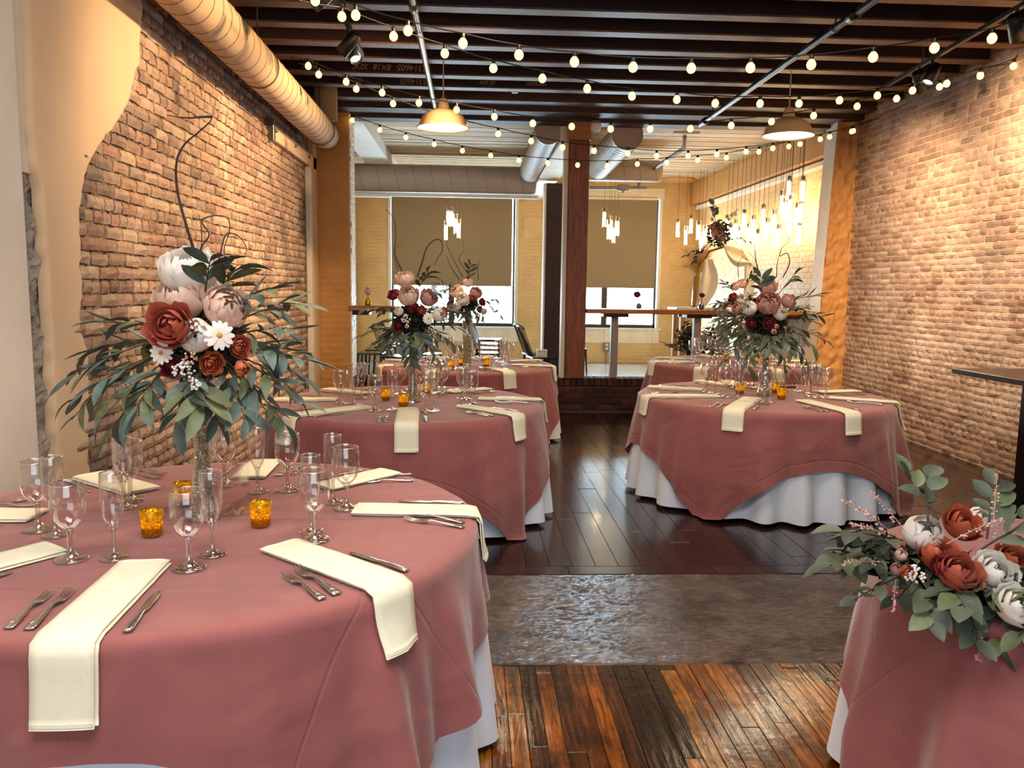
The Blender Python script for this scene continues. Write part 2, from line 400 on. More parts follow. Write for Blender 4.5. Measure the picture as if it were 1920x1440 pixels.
# ------------------------------------------------------------------ floors
fl=struct(ob('floor',MB().box((-3,-3.6,-.12),(6.2,17.4,-.022)),M['joint']),'dark floor of wood boards with a stamped concrete band','floor')
def boards(parent,x0,x1,y0,y1,w,mat,lmin,lmax,vis,seed,name='plank',gap=.0022,top=300,th=.02):
    rr=random.Random(seed); lst=[]
    x=x0
    while x<x1-.01:
        y=y0-rr.uniform(0,lmax*.8)
        while y<y1:
            L=rr.uniform(lmin,lmax); a=max(y,y0); b=min(y+L,y1)
            if b-a>.02:
                cx=x+w/2; cy=(a+b)/2
                lst.append((0 if vis(cx,a,b) else 1, hypot(cx,cy),x,a,b,rr.uniform(-.0012,.0008)))
            y+=L
        x+=w
    lst.sort(key=lambda t:(t[0],t[1])); rest=MB()
    for k,(q,_,xx,a,b,dz) in enumerate(lst):
        if q==0 and k<top:
            m=MB().box((-w/2+gap/2,-(b-a)/2+gap/2,-th),(w/2-gap/2,(b-a)/2-gap/2,0),.0012)
            ob(name,m,mat,parent,(xx+w/2,(a+b)/2,dz))
        else: rest.box((xx+gap/2,a+gap/2,-th),(xx+w-gap/2,b-gap/2,dz))
    if rest.v: stuff(ob('planking',rest,mat,parent))
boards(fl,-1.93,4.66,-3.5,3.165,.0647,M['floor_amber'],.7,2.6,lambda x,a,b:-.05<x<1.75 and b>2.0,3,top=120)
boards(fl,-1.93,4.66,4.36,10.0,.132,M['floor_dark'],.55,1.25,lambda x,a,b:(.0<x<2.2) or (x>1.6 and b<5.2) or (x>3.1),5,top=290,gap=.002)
for i in range(8):
    a=-1.93+i*.825; ob('border_plank',MB().box((-.411,-.062,-.02),(.411,.062,.0),.0012),M['floor_dark'],fl,(a+.4125,4.295,0))
def m_concrete():
    t=NT('stamped_concrete'); v=t.wpos()
    a=t.noise(t.wpos((1,1.6,1)),2.2,6,.7,.5); b=t.noise(v,9,6,.75,.4)
    col=t.ramp(a,[(.3,lin('#33261d')),(.45,lin('#6e5b4c')),(.56,lin('#a08c7c')),(.70,lin('#84582c'))])
    col=t.mix(.6,col,t.ramp(b,[(.3,lin('#33271f')),(.7,lin('#9c8877'))]))
    h=t.math('ADD',t.math('MULTIPLY',t.noise(t.wpos((1,2.0,1)),24,5,.75,1.2),1),t.math('MULTIPLY',b,.8))
    return t.done(t.pbr(col,.27,t.bump(h,1.0,.035),Coat_Weight=.3,Coat_Roughness=.15))
M['concrete']=m_concrete()
rr=random.Random(2)
def cfn(u,v):
    x=-1.93+6.6*u; y=3.17+1.06*v
    return (x,y+(.012*noise.noise((x*2,v*9,0)) if v in(0,1) else 0),.0035*noise.noise((x*5,y*6,1))+.004*abs(noise.noise((x*16+2*noise.noise((x*4,y*4,9)),y*30,3)))+.002*noise.noise((x*45,y*70,5)) if 0<v<1 else -.004)
ob('concrete_band',MB().grid(cfn,460,90),M['concrete'],fl)
# far room floor: pale boards
M['floor_far']=m_wood('floor_far',['#6f6a64','#7b756e','#66615b','#736d66'],.18,'Y',coat=.4,bump=.04,darkamt=.25,dark='#3a3632')
boards(fl,-2.4,4.66,10.28,16.8,.19,M['floor_far'],1.0,1.6,lambda x,a,b:1.3<x<2.6 or x<-1.2,9,top=60,gap=.004)
# ------------------------------------------------------------------ left wall
wl=struct(ob('wall_left',MB().box((XL-.3,3.9,0),(XL,9.95,4.0)).box((XL-.3,-3.6,0),(XL-.09,4.1,4.0)).box((XL-.09,-3.6,0),(XL+.01,3.58,4.0)),[M['mortar_left']]),'left wall of exposed old brick with torn plaster','wall')
# plaster boundary (y,z), right ragged edge
PR=[(4.03,-.0),(4.02,.35),(4.024,.66),(4.05,.95),(4.071,1.218),(4.035,1.30),(4.005,1.353),(4.02,1.40),(4.045,1.482),(4.03,1.62),(4.056,1.75),(4.056,1.894),(4.09,1.98),(4.129,2.081),(4.24,2.2),(4.338,2.291),(4.46,2.37),(4.607,2.472),(4.74,2.62),(4.80,2.72),(4.868,2.836),(4.90,2.98),(4.94,3.18),(5.0,3.5),(5.06,4.0)]
PL=[(3.72,0),(3.726,.752),(3.738,1.39),(3.735,1.7),(3.72,1.98),(3.68,2.08),(3.665,2.222),(3.68,2.5),(3.689,2.757),(3.69,4.0)]
def interp(P,z):
    for (y0,z0),(y1,z1) in zip(P,P[1:]):
        if z<=z1: return y0+(y1-y0)*(z-z0)/(z1-z0+1e-9)
    return P[-1][0]
def redge(z): return interp(PR,z)+.03*noise.noise((z*8,3.1,0))+.02*noise.noise((z*27,1.7,0))
def ledge(z): return interp(PL,z)+.012*noise.noise((z*12,8.1,0))
def plast(u,v):
    z=v*4.0; a,b=ledge(z),redge(z); y=a+(b-a)*max(0,min(1,(u-.02)/.96))
    e=-.022 if u<=.0 or u>=1 else (.0 if .02<u<.98 else .0)
    return (XL+.022+e+(0 if (u<=0 or u>=1) else .004*noise.noise((y*4,z*4,0))),y,z)
def plast2(u,v):
    w=[0,.0,.03]+[.03+.94*i/12 for i in range(1,12)]+[.97,1,1]
    k=int(round(u*(len(w)-1))); z=v*4.0; a,b=ledge(z),redge(z); y=a+(b-a)*w[k]
    edge=k in(0,len(w)-1)
    return (XL-.03 if edge else XL+.02+.004*noise.noise((y*4,z*4,0))-(.006 if k in(1,len(w)-2) else 0),y,z)
ob('plaster_patch',MB().grid(plast2,17,170),M['plaster'],wl)
def nearw(u,v): 
    y=-3.6+7.16*u; z=4*v
    return (XL+.02+.004*noise.noise((y*3,z*3,5)),y,z)
ob('plaster_patch',MB().grid(nearw,40,24).box((XL-.2,3.50,0),(XL+.018,3.57,4)),M['plaster_gray'],wl)
def rub(u,v):
    y=3.56+.26*u; z=2.05*v
    return (XL-.03+.035*noise.noise((y*14,z*8,2))+.02*noise.noise((y*40,z*30,7)),y,z)
ob('rubble_core',MB().grid(rub,16,110,smooth=False),M['rubble'],wl)
ob('boxed_chase',MB().box((XL-.09,3.57,2.03),(XL-.012,3.80,4.0),.004),M['plaster_gray'],wl)
FL=lambda u,v:(Vector((XL-.004,u,v)),pi/2)
brick_field(wl,FL,3.95,9.44,.02,3.95,M['brick_left'],.19,.059,.012,.022,300,keep=lambda u,v:u>interp(PR,min(v,3.99))-.06,headers=.3,seed=11,rough=.0075,see=lambda u,v:.5<v<3.1 and u<8.5)
# sliding door rail and casing on the left wall
ob('door_casing',MB().box((XL-.01,9.5,0),(XL+.05,9.64,3.0),.004),M['paint_white'],wl)
ob('door_casing',MB().box((XL-.01,9.68,0),(XL+.06,9.93,3.3),.004),M['plaster'],wl)
rail=thing('door_rail','pale painted sliding door rail bolted high on the left brick wall','rail',(XL,8.9,2.98))
ob('rail_board',MB().box((.005,-1.1,-.07),(.06,.98,.07),.004),M['plaster'],rail)
for q in (-1.02,-.2,.5): ob('bolt',MB().lathe([(0,.03),(.014,.028),(.018,.0)],10,(0,0,0),'X'),M['pipe'],rail,(.055,q,.02))
ob('end_bracket',MB().box((.005,-1.16,-.09),(.075,-1.09,.11),.004),M['pipe'],rail)
# ------------------------------------------------------------------ right wall
wr=struct(ob('wall_right',MB().box((XR+.001,-3.6,0),(XR+.3,YB+.4,4.0)),[M['mortar_right']]),'right wall of exposed brick with whitewash remains','wall')
FR=lambda u,v:(Vector((XR,u,v)),-pi/2)
brick_field(wr,FR,4.6,9.84,.02,3.95,M['brick_right'],.195,.053,.010,.009,300,headers=.12,seed=23,rough=.0045,see=lambda u,v:u>6.15 and v<3.5)
# painted far part of the right wall
def flat_bricks(mb,frame,u0,u1,v0,v1,bl=.205,bh=.064,mo=.012,d=.006,keep=None,seed=4):
    rr=random.Random(seed); row=0; v=v0
    while v<v1-.01:
        u=u0-(bl/2 if row%2 else 0); h=min(bh,v1-v)
        while u<u1:
            a=max(u,u0); b=min(u+bl,u1)
            if b-a>.03 and (keep is None or keep((a+b)/2,v+h/2)):
                dd=d*rr.uniform(.5,1.3); e=.004
                q=[(a,v),(b,v),(b,v+h),(a,v+h)]; p=[(a+e,v+e),(b-e,v+e),(b-e,v+h-e),(a+e,v+h-e)]
                vs=[frame(x,y,0) for x,y in q]+[frame(x,y,dd) for x,y in p]
                mb.add(vs,[(4,5,6,7),(0,1,5,4),(1,2,6,5),(2,3,7,6),(3,0,4,7)])
            u+=bl+mo
        v+=bh+mo; row+=1
    return mb
mb=flat_bricks(MB(),lambda u,v,d:(XR-.002-d,u,v),10.15,16.8,0,3.76)
stuff(ob('painted_brickwork',mb.box((XR-.002,10.1,0),(XR+.01,16.8,3.9)),M['paint_brick'],wr))
# ------------------------------------------------------------------ piers, curb, header
def pier(name,x0,x1,y0,y1,z1,label,front,side,taper=0,bricks=True,side_face='R'):
    o=struct(ob(name,MB().add([(x0,y0,0),(x1,y0,0),(x1,y1,0),(x0,y1,0),(x0+taper,y0,z1),(x1,y0,z1),(x1,y1,z1),(x0+taper,y1,z1)],[(0,1,5,4),(1,2,6,5),(2,3,7,6),(3,0,4,7),(4,5,6,7)]),front),label,'pillar')
    return o
pL=pier('trim_1',-2.0,-1.49,YO,10.3,3.62,'painted brick pier at the left side of the opening',M['paint_pier'],None)
brick_field(pL,lambda u,v:(Vector((u,YO,v)),0),-1.92,-1.49,.0,3.58,M['paint_pier'],.2,.066,.012,.006,300,seed=31,rough=.0022)
mb=flat_bricks(MB(),lambda u,v,d:(-1.488+d,u,v),YO+.0,10.3,0,3.6,bl=.175)
stuff(ob('side_brickwork',mb.box((-1.50,YO-.004,0),(-1.487,10.3,3.6)),M['paint_white'],pL))
def stuccof(u,v):
    x=4.27+(4.40-4.27)*v+(4.67-4.27-(4.40-4.27)*v)*u; z=3.62*v
    return (x,9.80+.03*noise.noise((x*11,z*11,0))+.018*noise.noise((x*26,z*26,4)),z)
pR=struct(ob('trim_2',MB().grid(stuccof,22,150),M['stucco']),'rough stuccoed pier at the right side of the opening','pillar')
def sidef(u,v):
    z=3.62*v; return (4.27+.13*v+.006*noise.noise((u*4,z*5,1)),9.80+.32*u,z)
ob('side_face',MB().grid(sidef,6,60),M['paint_white'],pR)
ob('back_face',MB().add([(4.27,10.12,0),(4.67,10.12,0),(4.67,10.12,3.62),(4.40,10.12,3.62)],[(0,1,2,3)]),M['paint_white'],pR)
curb=struct(ob('trim_3',MB().box((-1.49,10.02,0),(4.3,10.26,.33)),M['mortar_dark']),'low dark brick curb across the opening','wall')
brick_field(curb,lambda u,v:(Vector((u,10.02,v)),0),-1.48,4.27,.03,.33,M['brick_dark'],.2,.062,.012,.012,300,seed=41,rough=.003)
rr=random.Random(5)
rw=[brick_mesh('rowlock',.066,.23,.09,None,700+i,.003) for i in range(5)]
rwm=[MB().add([(x,-z*1.0,y+.0) for x,y,z in [(a,b,c) for a,b,c in m.v]],m.f).mesh('rowlock_brick',M['brick_dark']) for m in rw]
k=-1.45
while k<4.28:
    MBk=rwm[rr.randrange(5)]
    ob2=link('rowlock_brick',None,None) if False else None
    b=MB().box((-.034,-.125,0),(.034,.125,.1),.004)
    o=link('rowlock_brick',b.mesh('rowlock_brick',M['brick_dark']) if k==-1.45 else RWM,curb,(k,10.135,.335+rr.uniform(-.003,.003)),(0,0,rr.uniform(-.03,.03)))
    RWM=o.data; o.scale=(1,1,1); k+=.078
# header timbers over the opening
hd=struct(ob('trim_4',MB().box((-1.95,9.36,3.66),(4.66,9.62,4.05),.01),M['timber']),'heavy dark timber header across the room','beam')
ob('beam',MB().box((-1.95,9.64,3.61),(4.66,9.98,3.95),.012),M['timber'],hd)
ob('beam',MB().box((-1.95,10.0,3.57),(4.66,10.26,3.95),.012),M['timber'],hd)
ob('beam',MB().box((-1.95,9.16,3.79),(4.66,9.35,4.05),.008),M['timber'],hd)
# square column + capital, on the curb
colm=struct(ob('trim_5',MB().box((1.165,9.99,.43),(1.415,10.24,3.36),.008),M['column_wood']),'square reddish brown timber column on the brick curb','column')
ob('capital',MB().box((1.15,9.97,3.36),(1.43,10.26,3.58),.01),M['counter_wood'],colm)
ob('painted_edge',MB().box((1.115,10.05,.43),(1.163,10.24,3.36),.004),M['paint_white'],colm)
post=struct(ob('trim_6',MB().box((1.22,13.6,0),(1.50,13.88,3.3),.01),M['post_dark']),'dark timber post standing in the far room','column')
ob('painted_edge',MB().box((1.185,13.62,0),(1.218,13.88,3.3)),M['paint_white'],post)
tb=struct(ob('trim_7',MB().box((1.08,10.3,3.36),(1.42,16.8,3.70),.012),M['paint_white']),'pale painted beam running back above the posts','beam')
sof=struct(ob('trim_8',MB().box((-1.80,10.3,3.58),(-1.42,16.8,3.76)).box((-1.42,10.3,3.575),(-1.385,16.8,3.76)),M['white_paint']),'white boxed soffit along the left of the far room','beam')
sb=struct(ob('trim_9',MB().box((4.48,10.12,3.3),(4.66,16.8,3.76),.005),M['paint_pier']),'tan riveted steel beam along the far right wall','beam')
rm=MB().lathe([(0,.012),(.012,.009),(.016,0)],8).mesh('rivet',M['paint_pier'])
for i in range(60):
    o=link('rivet',rm,sb,(4.478,10.25+i*.109,3.70),(0,-pi/2,0))
ledge_=struct(ob('trim_10',MB().box((4.55,10.12,3.2),(4.66,16.5,3.27),.005),M['paint_white']),'pale ledge under the tan beam','trim')
# ------------------------------------------------------------------ ceilings
ce=struct(ob('ceiling',MB().box((-2.2,-3.6,ZC),(4.9,10.3,ZC+.2)),M['dark_ceiling']),'dark ceiling of exposed steel joists','ceiling')
ys=[6.37,6.85,7.34,7.80,8.34,8.81]; y=6.37
while y>-3: y-=.49; ys.append(y)
jw=MB().box((XL,-.012,.012),(XR,.012,.29)).box((XL,-.06,.27),(XR,.06,.29)).mesh('joist',M['beam_web'])
jf=MB().box((XL,-.066,0),(XR,.066,.016),.002).mesh('flange',M['beam_flange'])
JO={}
for y in sorted(ys,reverse=True):
    j=link('joist',jw,ce,(0,y,3.645)); f=link('flange',jf,j,(0,0,0)); JO[round(y,2)]=j
def chalk(txt,x,j,z,size):
    c=bpy.data.curves.new('chalk_mark','FONT'); c.body=txt; c.size=size; c.extrude=.0004; c.align_x='CENTER'; c.align_y='CENTER'; c.shear=.15
    c.materials.append(M['chalk']); o=link('chalk_mark',c,j,(x,-.0135,z),(pi/2,pi,0)); return o
for j,row in ((JO[8.34],[("FINI",-1.62,.078,.085),("8X18  30'4\"",-1.02,.078,.08),("95314605",-.60,.078,.085)]),(JO[8.81],[("8X18",-1.25,.064,.07),("95314605",-.62,.064,.08),("of the",.14,.064,.07),("version",.66,.064,.075)])):
    for t_,x_,z_,s_ in row: chalk(t_,x_,j,z_,s_)
cf=struct(ob('ceiling',MB().box((-2.4,10.26,ZF+.03),(4.9,17.2,ZF+.2)),M['dark_ceiling']),'pale wooden board ceiling of the far room','ceiling')
rr=random.Random(9); y=10.27; cpm={}
while y<16.8:
    w=rr.choice([.082,.095,.11]); 
    if w not in cpm: cpm[w]=MB().box((-2.4,.003,0),(4.66,w-.004,.03),.003).mesh('ceiling_board',M['ceil_plank'])
    link('ceiling_board',cpm[w],cf,(0,y,ZF+rr.uniform(-.006,.004))); y+=w
# ------------------------------------------------------------------ far wall with windows
WL=(-1.72,.90,.74,3.52); WR=(1.80,3.90,.74,3.50)
def inwin(u,v,m=.0):
    return any(a-m<u<b+m and c-m<v<d+m for a,b,c,d in (WL,WR))
mb=MB(); xs=[-2.5,WL[0],WL[1],WR[0],WR[1],4.9]; zs=[0,.74,3.5,4.0]
for i in range(5):
    for j in range(3):
        if j==1 and i in(1,3): continue
        mb.box((xs[i],YB,zs[j]),(xs[i+1],YB+.32,zs[j+1]))
wf=struct(ob('wall_back',mb,M['paint_brick']),'far wall of cream painted brick between the windows','wall')
stuff(ob('painted_brickwork',flat_bricks(MB(),lambda u,v,d:(u,YB-d,v),-2.4,4.66,0,ZF,keep=lambda u,v:not inwin(u,v,.1),seed=8),M['paint_brick'],wf))
M['bronze']=simple('bronze_frame','#3b2f2a',.5,.1)
def m_shade():
    t=NT('shade_fabric'); n=t.noise(t.wpos((60,60,8)),6,3); c=t.ramp(n,[(.3,lin('#877660')),(.7,lin('#a09078'))])
    p=t.n('ShaderNodeBsdfDiffuse'); t.l(c,p.inputs[0]); tr=t.n('ShaderNodeBsdfTranslucent'); t.l(c,tr.inputs[0])
    mx=t.n('ShaderNodeMixShader'); mx.inputs[0].default_value=.06; t.l(p.outputs[0],mx.inputs[1]); t.l(tr.outputs[0],mx.inputs[2]); return t.done(mx.outputs[0])
M['shade']=m_shade()
def window(n,w,shade_z,mulls,label):
    x0,x1,z0,z1=w
    fr=MB()
    for a,b in (((x0,YB+.12,z0),(x0+.07,YB+.2,z1)),((x1-.07,YB+.12,z0),(x1,YB+.2,z1)),((x0,YB+.12,z0),(x1,YB+.2,z0+.07)),((x0,YB+.12,z1-.07),(x1,YB+.2,z1))): fr.box(a,b)
    win=struct(ob('window_%d'%n,fr,M['bronze']),label,'window')
    for m in mulls: ob('mullion',MB().box((m-.06,YB+.11,z0+.07),(m+.06,YB+.2,z1-.07),.006),M['bronze'],win)
    e=[x0+.07]+[q for m in mulls for q in(m-.06,m+.06)]+[x1-.07]
    for a,b in zip(e[::2],e[1::2]): ob('pane',MB().box((a,YB+.155,z0+.07),(b,YB+.162,z1-.07)),M['pane'],win)
    cs=MB().box((x0-.09,YB-.03,z0-.05),(x1+.09,YB+.1,z0),.006)
    ob('sill',cs,M['white_paint'],win)
    ob('jamb',MB().box((x0-.03,YB-.02,z0),(x0+.03,YB+.11,z1)),M['white_paint'],win); ob('jamb',MB().box((x1-.03,YB-.02,z0),(x1+.03,YB+.11,z1)),M['white_paint'],win)
    ob('head_casing',MB().box((x0-.06,YB-.03,z1-.08),(x1+.06,YB+.03,z1+.14),.005),M['paint_white'],win)
    ap=ob('apron',MB().box((x0-.03,YB-.012,z0-.31),(x1+.03,YB-.0,z0-.05)),M['paint_white'],win)
    for m in (x0+.03,(x0+x1)/2,x1-.03): ob('apron_stile',MB().box((m-.07,YB-.026,z0-.31),(m+.07,YB-.012,z0-.05)),M['paint_white'],ap)
    return win
window(1,WL,1.55,[-.45],'wide left window of the far wall, daylight below its blind')
window(2,WR,1.55,[2.78],'right window of the far wall with dark frame and blind')
def blind(x0,x1,zb,zt,label):
    r=thing('roller_blind',label,'blind',((x0+x1)/2,YB-.05,zt))
    h=(x1-x0)/2
    ob('fabric',MB().box((-h,.0,zb-zt),(h,.003,0)),M['shade'],r)
    ob('roller',MB().tube([(-h,0,.02),(h,0,.02)],.03,12),M['paint_white'],r)
    ob('hem_bar',MB().box((-h,-.006,zb-zt-.02),(h,.01,zb-zt+.015),.003),M['shade'],r)
blind(-1.66,.80,1.60,3.44,'brown roller blind pulled down over the left far window')
blind(1.84,3.80,1.60,3.40,'brown roller blind pulled down over the right far window')
# trees outside the far windows
M['tree_leaf']=simple('tree_leaf','#e2efe8',.8,.12,5,rand=.3)
def tree(x,y,h,label,seed):
    t=thing('tree',label,'tree',(x,y,-3.0)); rr=random.Random(seed)
    ob('trunk',MB().tube([(0,0,0),(.1,0,h*.5),(0,.1,h*.9)],[.2,.14,.05],8),M['twig'],t)
    mb=MB()
    for k in range(520):
        d=Vector((rr.gauss(0,1),rr.gauss(0,1),rr.gauss(0,1)*.8)); p=d.normalized()*rr.uniform(.4,1)*h*.34+Vector((0,0,h*.72)); a=rr.uniform(0,6.3); s=rr.uniform(.1,.22)
        u=Vector((cos(a),sin(a),rr.uniform(-.6,.6)))*s; v=u.orthogonal().normalized()*s*.6
        mb.add([p-u,p+v,p+u,p-v],[(0,1,2,3)])
    stuff(ob('crown',mb,M['tree_leaf'],t))
tree(-1.2,24,6.5,'pale leafy tree outside the left far window',1); tree(3.4,26,6.8,'pale leafy tree outside the right far window',2)
# room shell: left far wall and the wall behind the photographer
struct(ob('wall_left',flat_bricks(MB(),lambda u,v,d:(-2.4+d,u,v),10.3,16.8,0,ZF).box((-2.7,10.3,0),(-2.4,17.2,4.0)),M['paint_brick']),'painted brick left wall of the far room','wall')
struct(ob('wall_front',MB().box((-2.3,-3.9,0),(5,-3.6,4.1)),M['plaster_gray']),'plain plaster wall behind the photographer','wall')
struct(ob('window_3',MB().box((-1.6,-3.62,.7),(2.8,-3.54,3.1)).box((.55,-3.55,.7),(.65,-3.5,3.1)),M['white_paint']),'large window in the wall behind the photographer','window')
# ------------------------------------------------------------------ counter, siding, outlet, panel
def bar_counter(x0,x1,label,posts):
    t=thing('bar_counter',label,'counter',((x0+x1)/2,10.1,1.3)); c=(x0+x1)/2
    ob('counter_top',MB().box((x0-c,-.17,-.045),(x1-c,.2,.012),.006),M['counter_wood'],t)
    for p in posts:
        ob('support_post',MB().box((p-c-.045,-.03,-.865),(p-c+.045,.06,-.09),.004),M['pipe_gray'],t)
        ob('bracket',MB().box((p-c-.16,-.1,-.09),(p-c+.16,.16,-.046),.004),M['post_dark'],t)
    if not posts: ob('bracket',MB().box((x0-c+.02,-.1,-.1),(x0-c+.24,.16,-.046),.004),M['post_dark'],t)
    return t
M['pipe_gray']=simple('pipe_gray','#8b7f76',.5,.1)
bar_counter(1.42,4.40,'long wooden bar counter between the column and the right pier',[1.80,2.86,4.0])
bar_counter(-1.52,-.72,'short wooden bar counter beside the left pier',[])
sid=struct(ob('trim_11',MB().box((3.66,10.42,0),(4.64,10.46,1.22)),M['white_paint']),'white boarded panel under the right end of the counter','panel')
for i in range(7): ob('board',MB().box((-.066,-.012,0),(.066,0,1.22),.003),M['white_paint'],sid,(3.73+i*.14,10.42,0))
ou=thing('outlet',  'gray double outlet box on the wall under the right window','outlet',(at_y(1137,650,YB-.02)))
ob('box',MB().box((-.07,-.05,-.09),(.07,.02,.09),.01),M['pipe_gray'],ou); ob('socket',MB().lathe([(0,-.056),(.03,-.056),(.03,-.05)],12,(0,0,.04),'Y'),M['white_paint'],ou); ob('socket',MB().lathe([(0,-.056),(.03,-.056),(.03,-.05)],12,(0,0,-.04),'Y'),M['white_paint'],ou)
ob('conduit',MB().tube([(0,-.01,-.09),(0,-.01,-.38)],.012,6),M['pipe_gray'],ou)
pp=at_y(1005,428,YB-.03)
up=thing('wall_panel','cream square cover plate on the wall between the windows','panel',pp)
ob('plate',MB().box((-.26,0,-.22),(.26,.03,.22),.006),M['paint_brick'],up)
for sx in(-.19,.19):
    for sz in (-.15,.15): ob('knob',MB().lathe([(0,-.03),(.018,-.025),(.02,0)],8,(sx,0,sz),'Y'),M['paint_white'],up)
# ------------------------------------------------------------------ ducts, pipes
def spiral(name,label,p,q,r,mat,cat='duct',pitch=.15,cap=True,bands=True,group=None):
    p=Vector(p);q=Vector(q);L=(q-p).length; t=thing(name,label,cat,p,orient(q-p),group)
    mb=MB().lathe([(r,0),(r,L-.05),(r*.97,L-.015),(r*.9,L)],40)
    if cap: mb.add([(r*.9*cos(2*pi*k/40),r*.9*sin(2*pi*k/40),L) for k in range(40)],[tuple(range(40))])
    mb.add([(r*cos(-2*pi*k/40),r*sin(-2*pi*k/40),.012) for k in range(40)],[tuple(range(40))])
    ob('pipe_shell',mb,mat,t)
    if bands:
        z=.05; k=0; pts=[]
        hp=[]
        n=int((L-.06)/pitch*24)
        for i in range(n):
            a=2*pi*i/24; zz=.03+pitch*i/24
            hp.append(((r+.0012)*cos(a),(r+.0012)*sin(a),zz))
        ob('seam',MB().tube(hp,.0028,5,False),M['seam'],t)
    return t
M['seam']=simple('seam','#6b5238',.6,.1)
dl=spiral('duct','long cream spiral duct along the top of the left brick wall',(-1.665,.6,3.225),(-1.665,9.33,3.225),.153,M['duct'],pitch=.17)
spiral('duct_riser','short vertical duct rising behind the end of the long duct',(-1.64,9.25,3.36),(-1.64,9.25,3.96),.125,M['duct'],bands=False)
for y in (3.2,6.5,9.0):
    tag(ob('duct_hanger',MB().tube([(-1.665,y,3.38),(-1.665,y,3.98)],.006,6).tube([(-1.665+.158*cos(a*pi/12),y,3.225+.158*sin(a*pi/12)) for a in range(25)],.005,5),M['pipe']),{3.2:'thin steel hanger nearest the camera on the long duct',6.5:'thin steel hanger at the middle of the long duct',9.0:'thin steel hanger at the far end of the long duct'}[y],'hanger')
spiral('duct','thick gray duct across the far room in front of left window',(-2.38,14.0,3.375),(1.06,14.0,3.375),.235,M['duct_gray'],pitch=.30)
tag(ob('duct_track',MB().box((-2.2,13.9,3.07),(1.1,13.98,3.125),.004).box((-2.1,13.86,3.05),(-1.4,14.0,3.1),.004),M['white_paint']),'thin pale track lying under the thick gray duct','track')
spiral('duct','pale spiral duct left of the column under the far ceiling',(.93,10.3,3.52),(.93,13.75,3.48),.17,M['duct_gray'],pitch=.13)
spiral('duct','pale spiral duct right of the column under the far ceiling',(1.93,10.3,3.5),(1.93,12.7,3.45),.20,M['duct_gray'],pitch=.13)
spiral('duct','short capped duct right of the column behind the spiral duct',(1.45,12.95,3.43),(2.98,12.95,3.43),.17,M['duct_gray'],pitch=.25)
def pipe(label,pts,r,cat='pipe',mat='pipe',fit=(),hang=(),name='sprinkler_pipe'):
    t=thing(name,label,cat,pts[0]); o=Vector(pts[0])
    ob('pipe_run',MB().tube([Vector(p)-o for p in pts],r,12),M[mat],t)
    for f in fit:
        p=Vector(pts[0]).lerp(Vector(pts[-1]),f)-o; d=(Vector(pts[-1])-Vector(pts[0])).normalized()*.06
        ob('coupling',MB().tube([p-d,p-d*.9,p+d*.9,p+d],[r*1.15,r*1.45,r*1.45,r*1.15],12),M[mat],t)
    for h in hang:
        p=Vector(pts[0]).lerp(Vector(pts[-1]),h)-o
        ob('hanger_rod',MB().tube([p+Vector((0,0,r)),p+Vector((0,0,3.97-o.z-p.z))],.006,6).lathe([(r*1.2,-.012),(r*1.28,0),(r*1.2,.012)],12,p,'Y'),M[mat],t)
    return t
pipe('galvanized sprinkler pipe running toward the left pendant lamp',[(-.436,2.6,3.55),(-.44,9.2,3.55)],.026,fit=(.05,.46,.52),hang=(.2,.6,.97))
pipe('dark sprinkler pipe running back along the right side of ceiling',[(2.70,2.6,3.53),(2.66,9.62,3.50)],.028,mat='metal_dark',fit=(.33,.46,.97),hang=(.28,.5,.93))
ct=thing('conduit','thin silver conduit along the face of the timber header','conduit',(-1.45,9.14,3.74))
ob('conduit_run',MB().tube([(0,0,0),(2.1,0,0)],.013,8),M['pipe'],ct); ob('conduit_run',MB().tube([(0,0,0),(0,.1,.1)],.013,8),M['pipe'],ct); ob('junction_box',MB().box((1.86,-.02,-.045),(1.93,.03,.045),.004),M['white_paint'],ct); ob('wire_channel',MB().box((1.0,-.015,-.03),(1.6,.01,.01),.002),M['timber'],ct)
# far sprinkler branch
A_=[(1284,256,11.2),(1283,278,11.4),(1232,312,12.6),(1200,340,13.8),(1198,352,13.9)]
pts=[at_y(*a) for a in A_]
fp=thing('sprinkler_pipe','thin tan sprinkler branch below the far ceiling right of column','pipe',pts[0]); o=pts[0]
ob('pipe_run',MB().tube([p-o for p in pts],.03,10),M['pipe_gray'],fp)
ob('pipe_run',MB().tube([at_y(1105,352,13.9)-o,at_y(1212,352,13.9)-o],.032,10),M['pipe_gray'],fp)
ob('tee',MB().lathe([(.05,-.1),(.065,-.04),(.065,.04),(.05,.1)],10,at_y(1168,352,13.9)-o,'X').tube([at_y(1168,352,13.9)-o,at_y(1168,362,13.9)-o],[.05,.02],8),M['pipe_gray'],fp)
ob('ceiling_mount',MB().box((-.16,-.05,0),(.2,.05,.04),.01),M['paint_white'],fp,at_y(1284,252,11.2)-o)
for px,l in ((1130,'round pale ceiling vent above the right far window'),(1270,'round ceiling vent near the far right corner')):
    v=at_y(px,338,16.2); t=thing('ceiling_vent',l,'vent',(v.x,16.2,3.75)); ob('ring',MB().lathe([(.1,-.05),(.3,-.045),(.36,-.01),(.36,.01)],28),M['white_paint'] if px<1200 else M['paint_pier'],t); ob('grille',MB().lathe([(0,-.055),(.11,-.05)],28),M['duct_gray'],t)
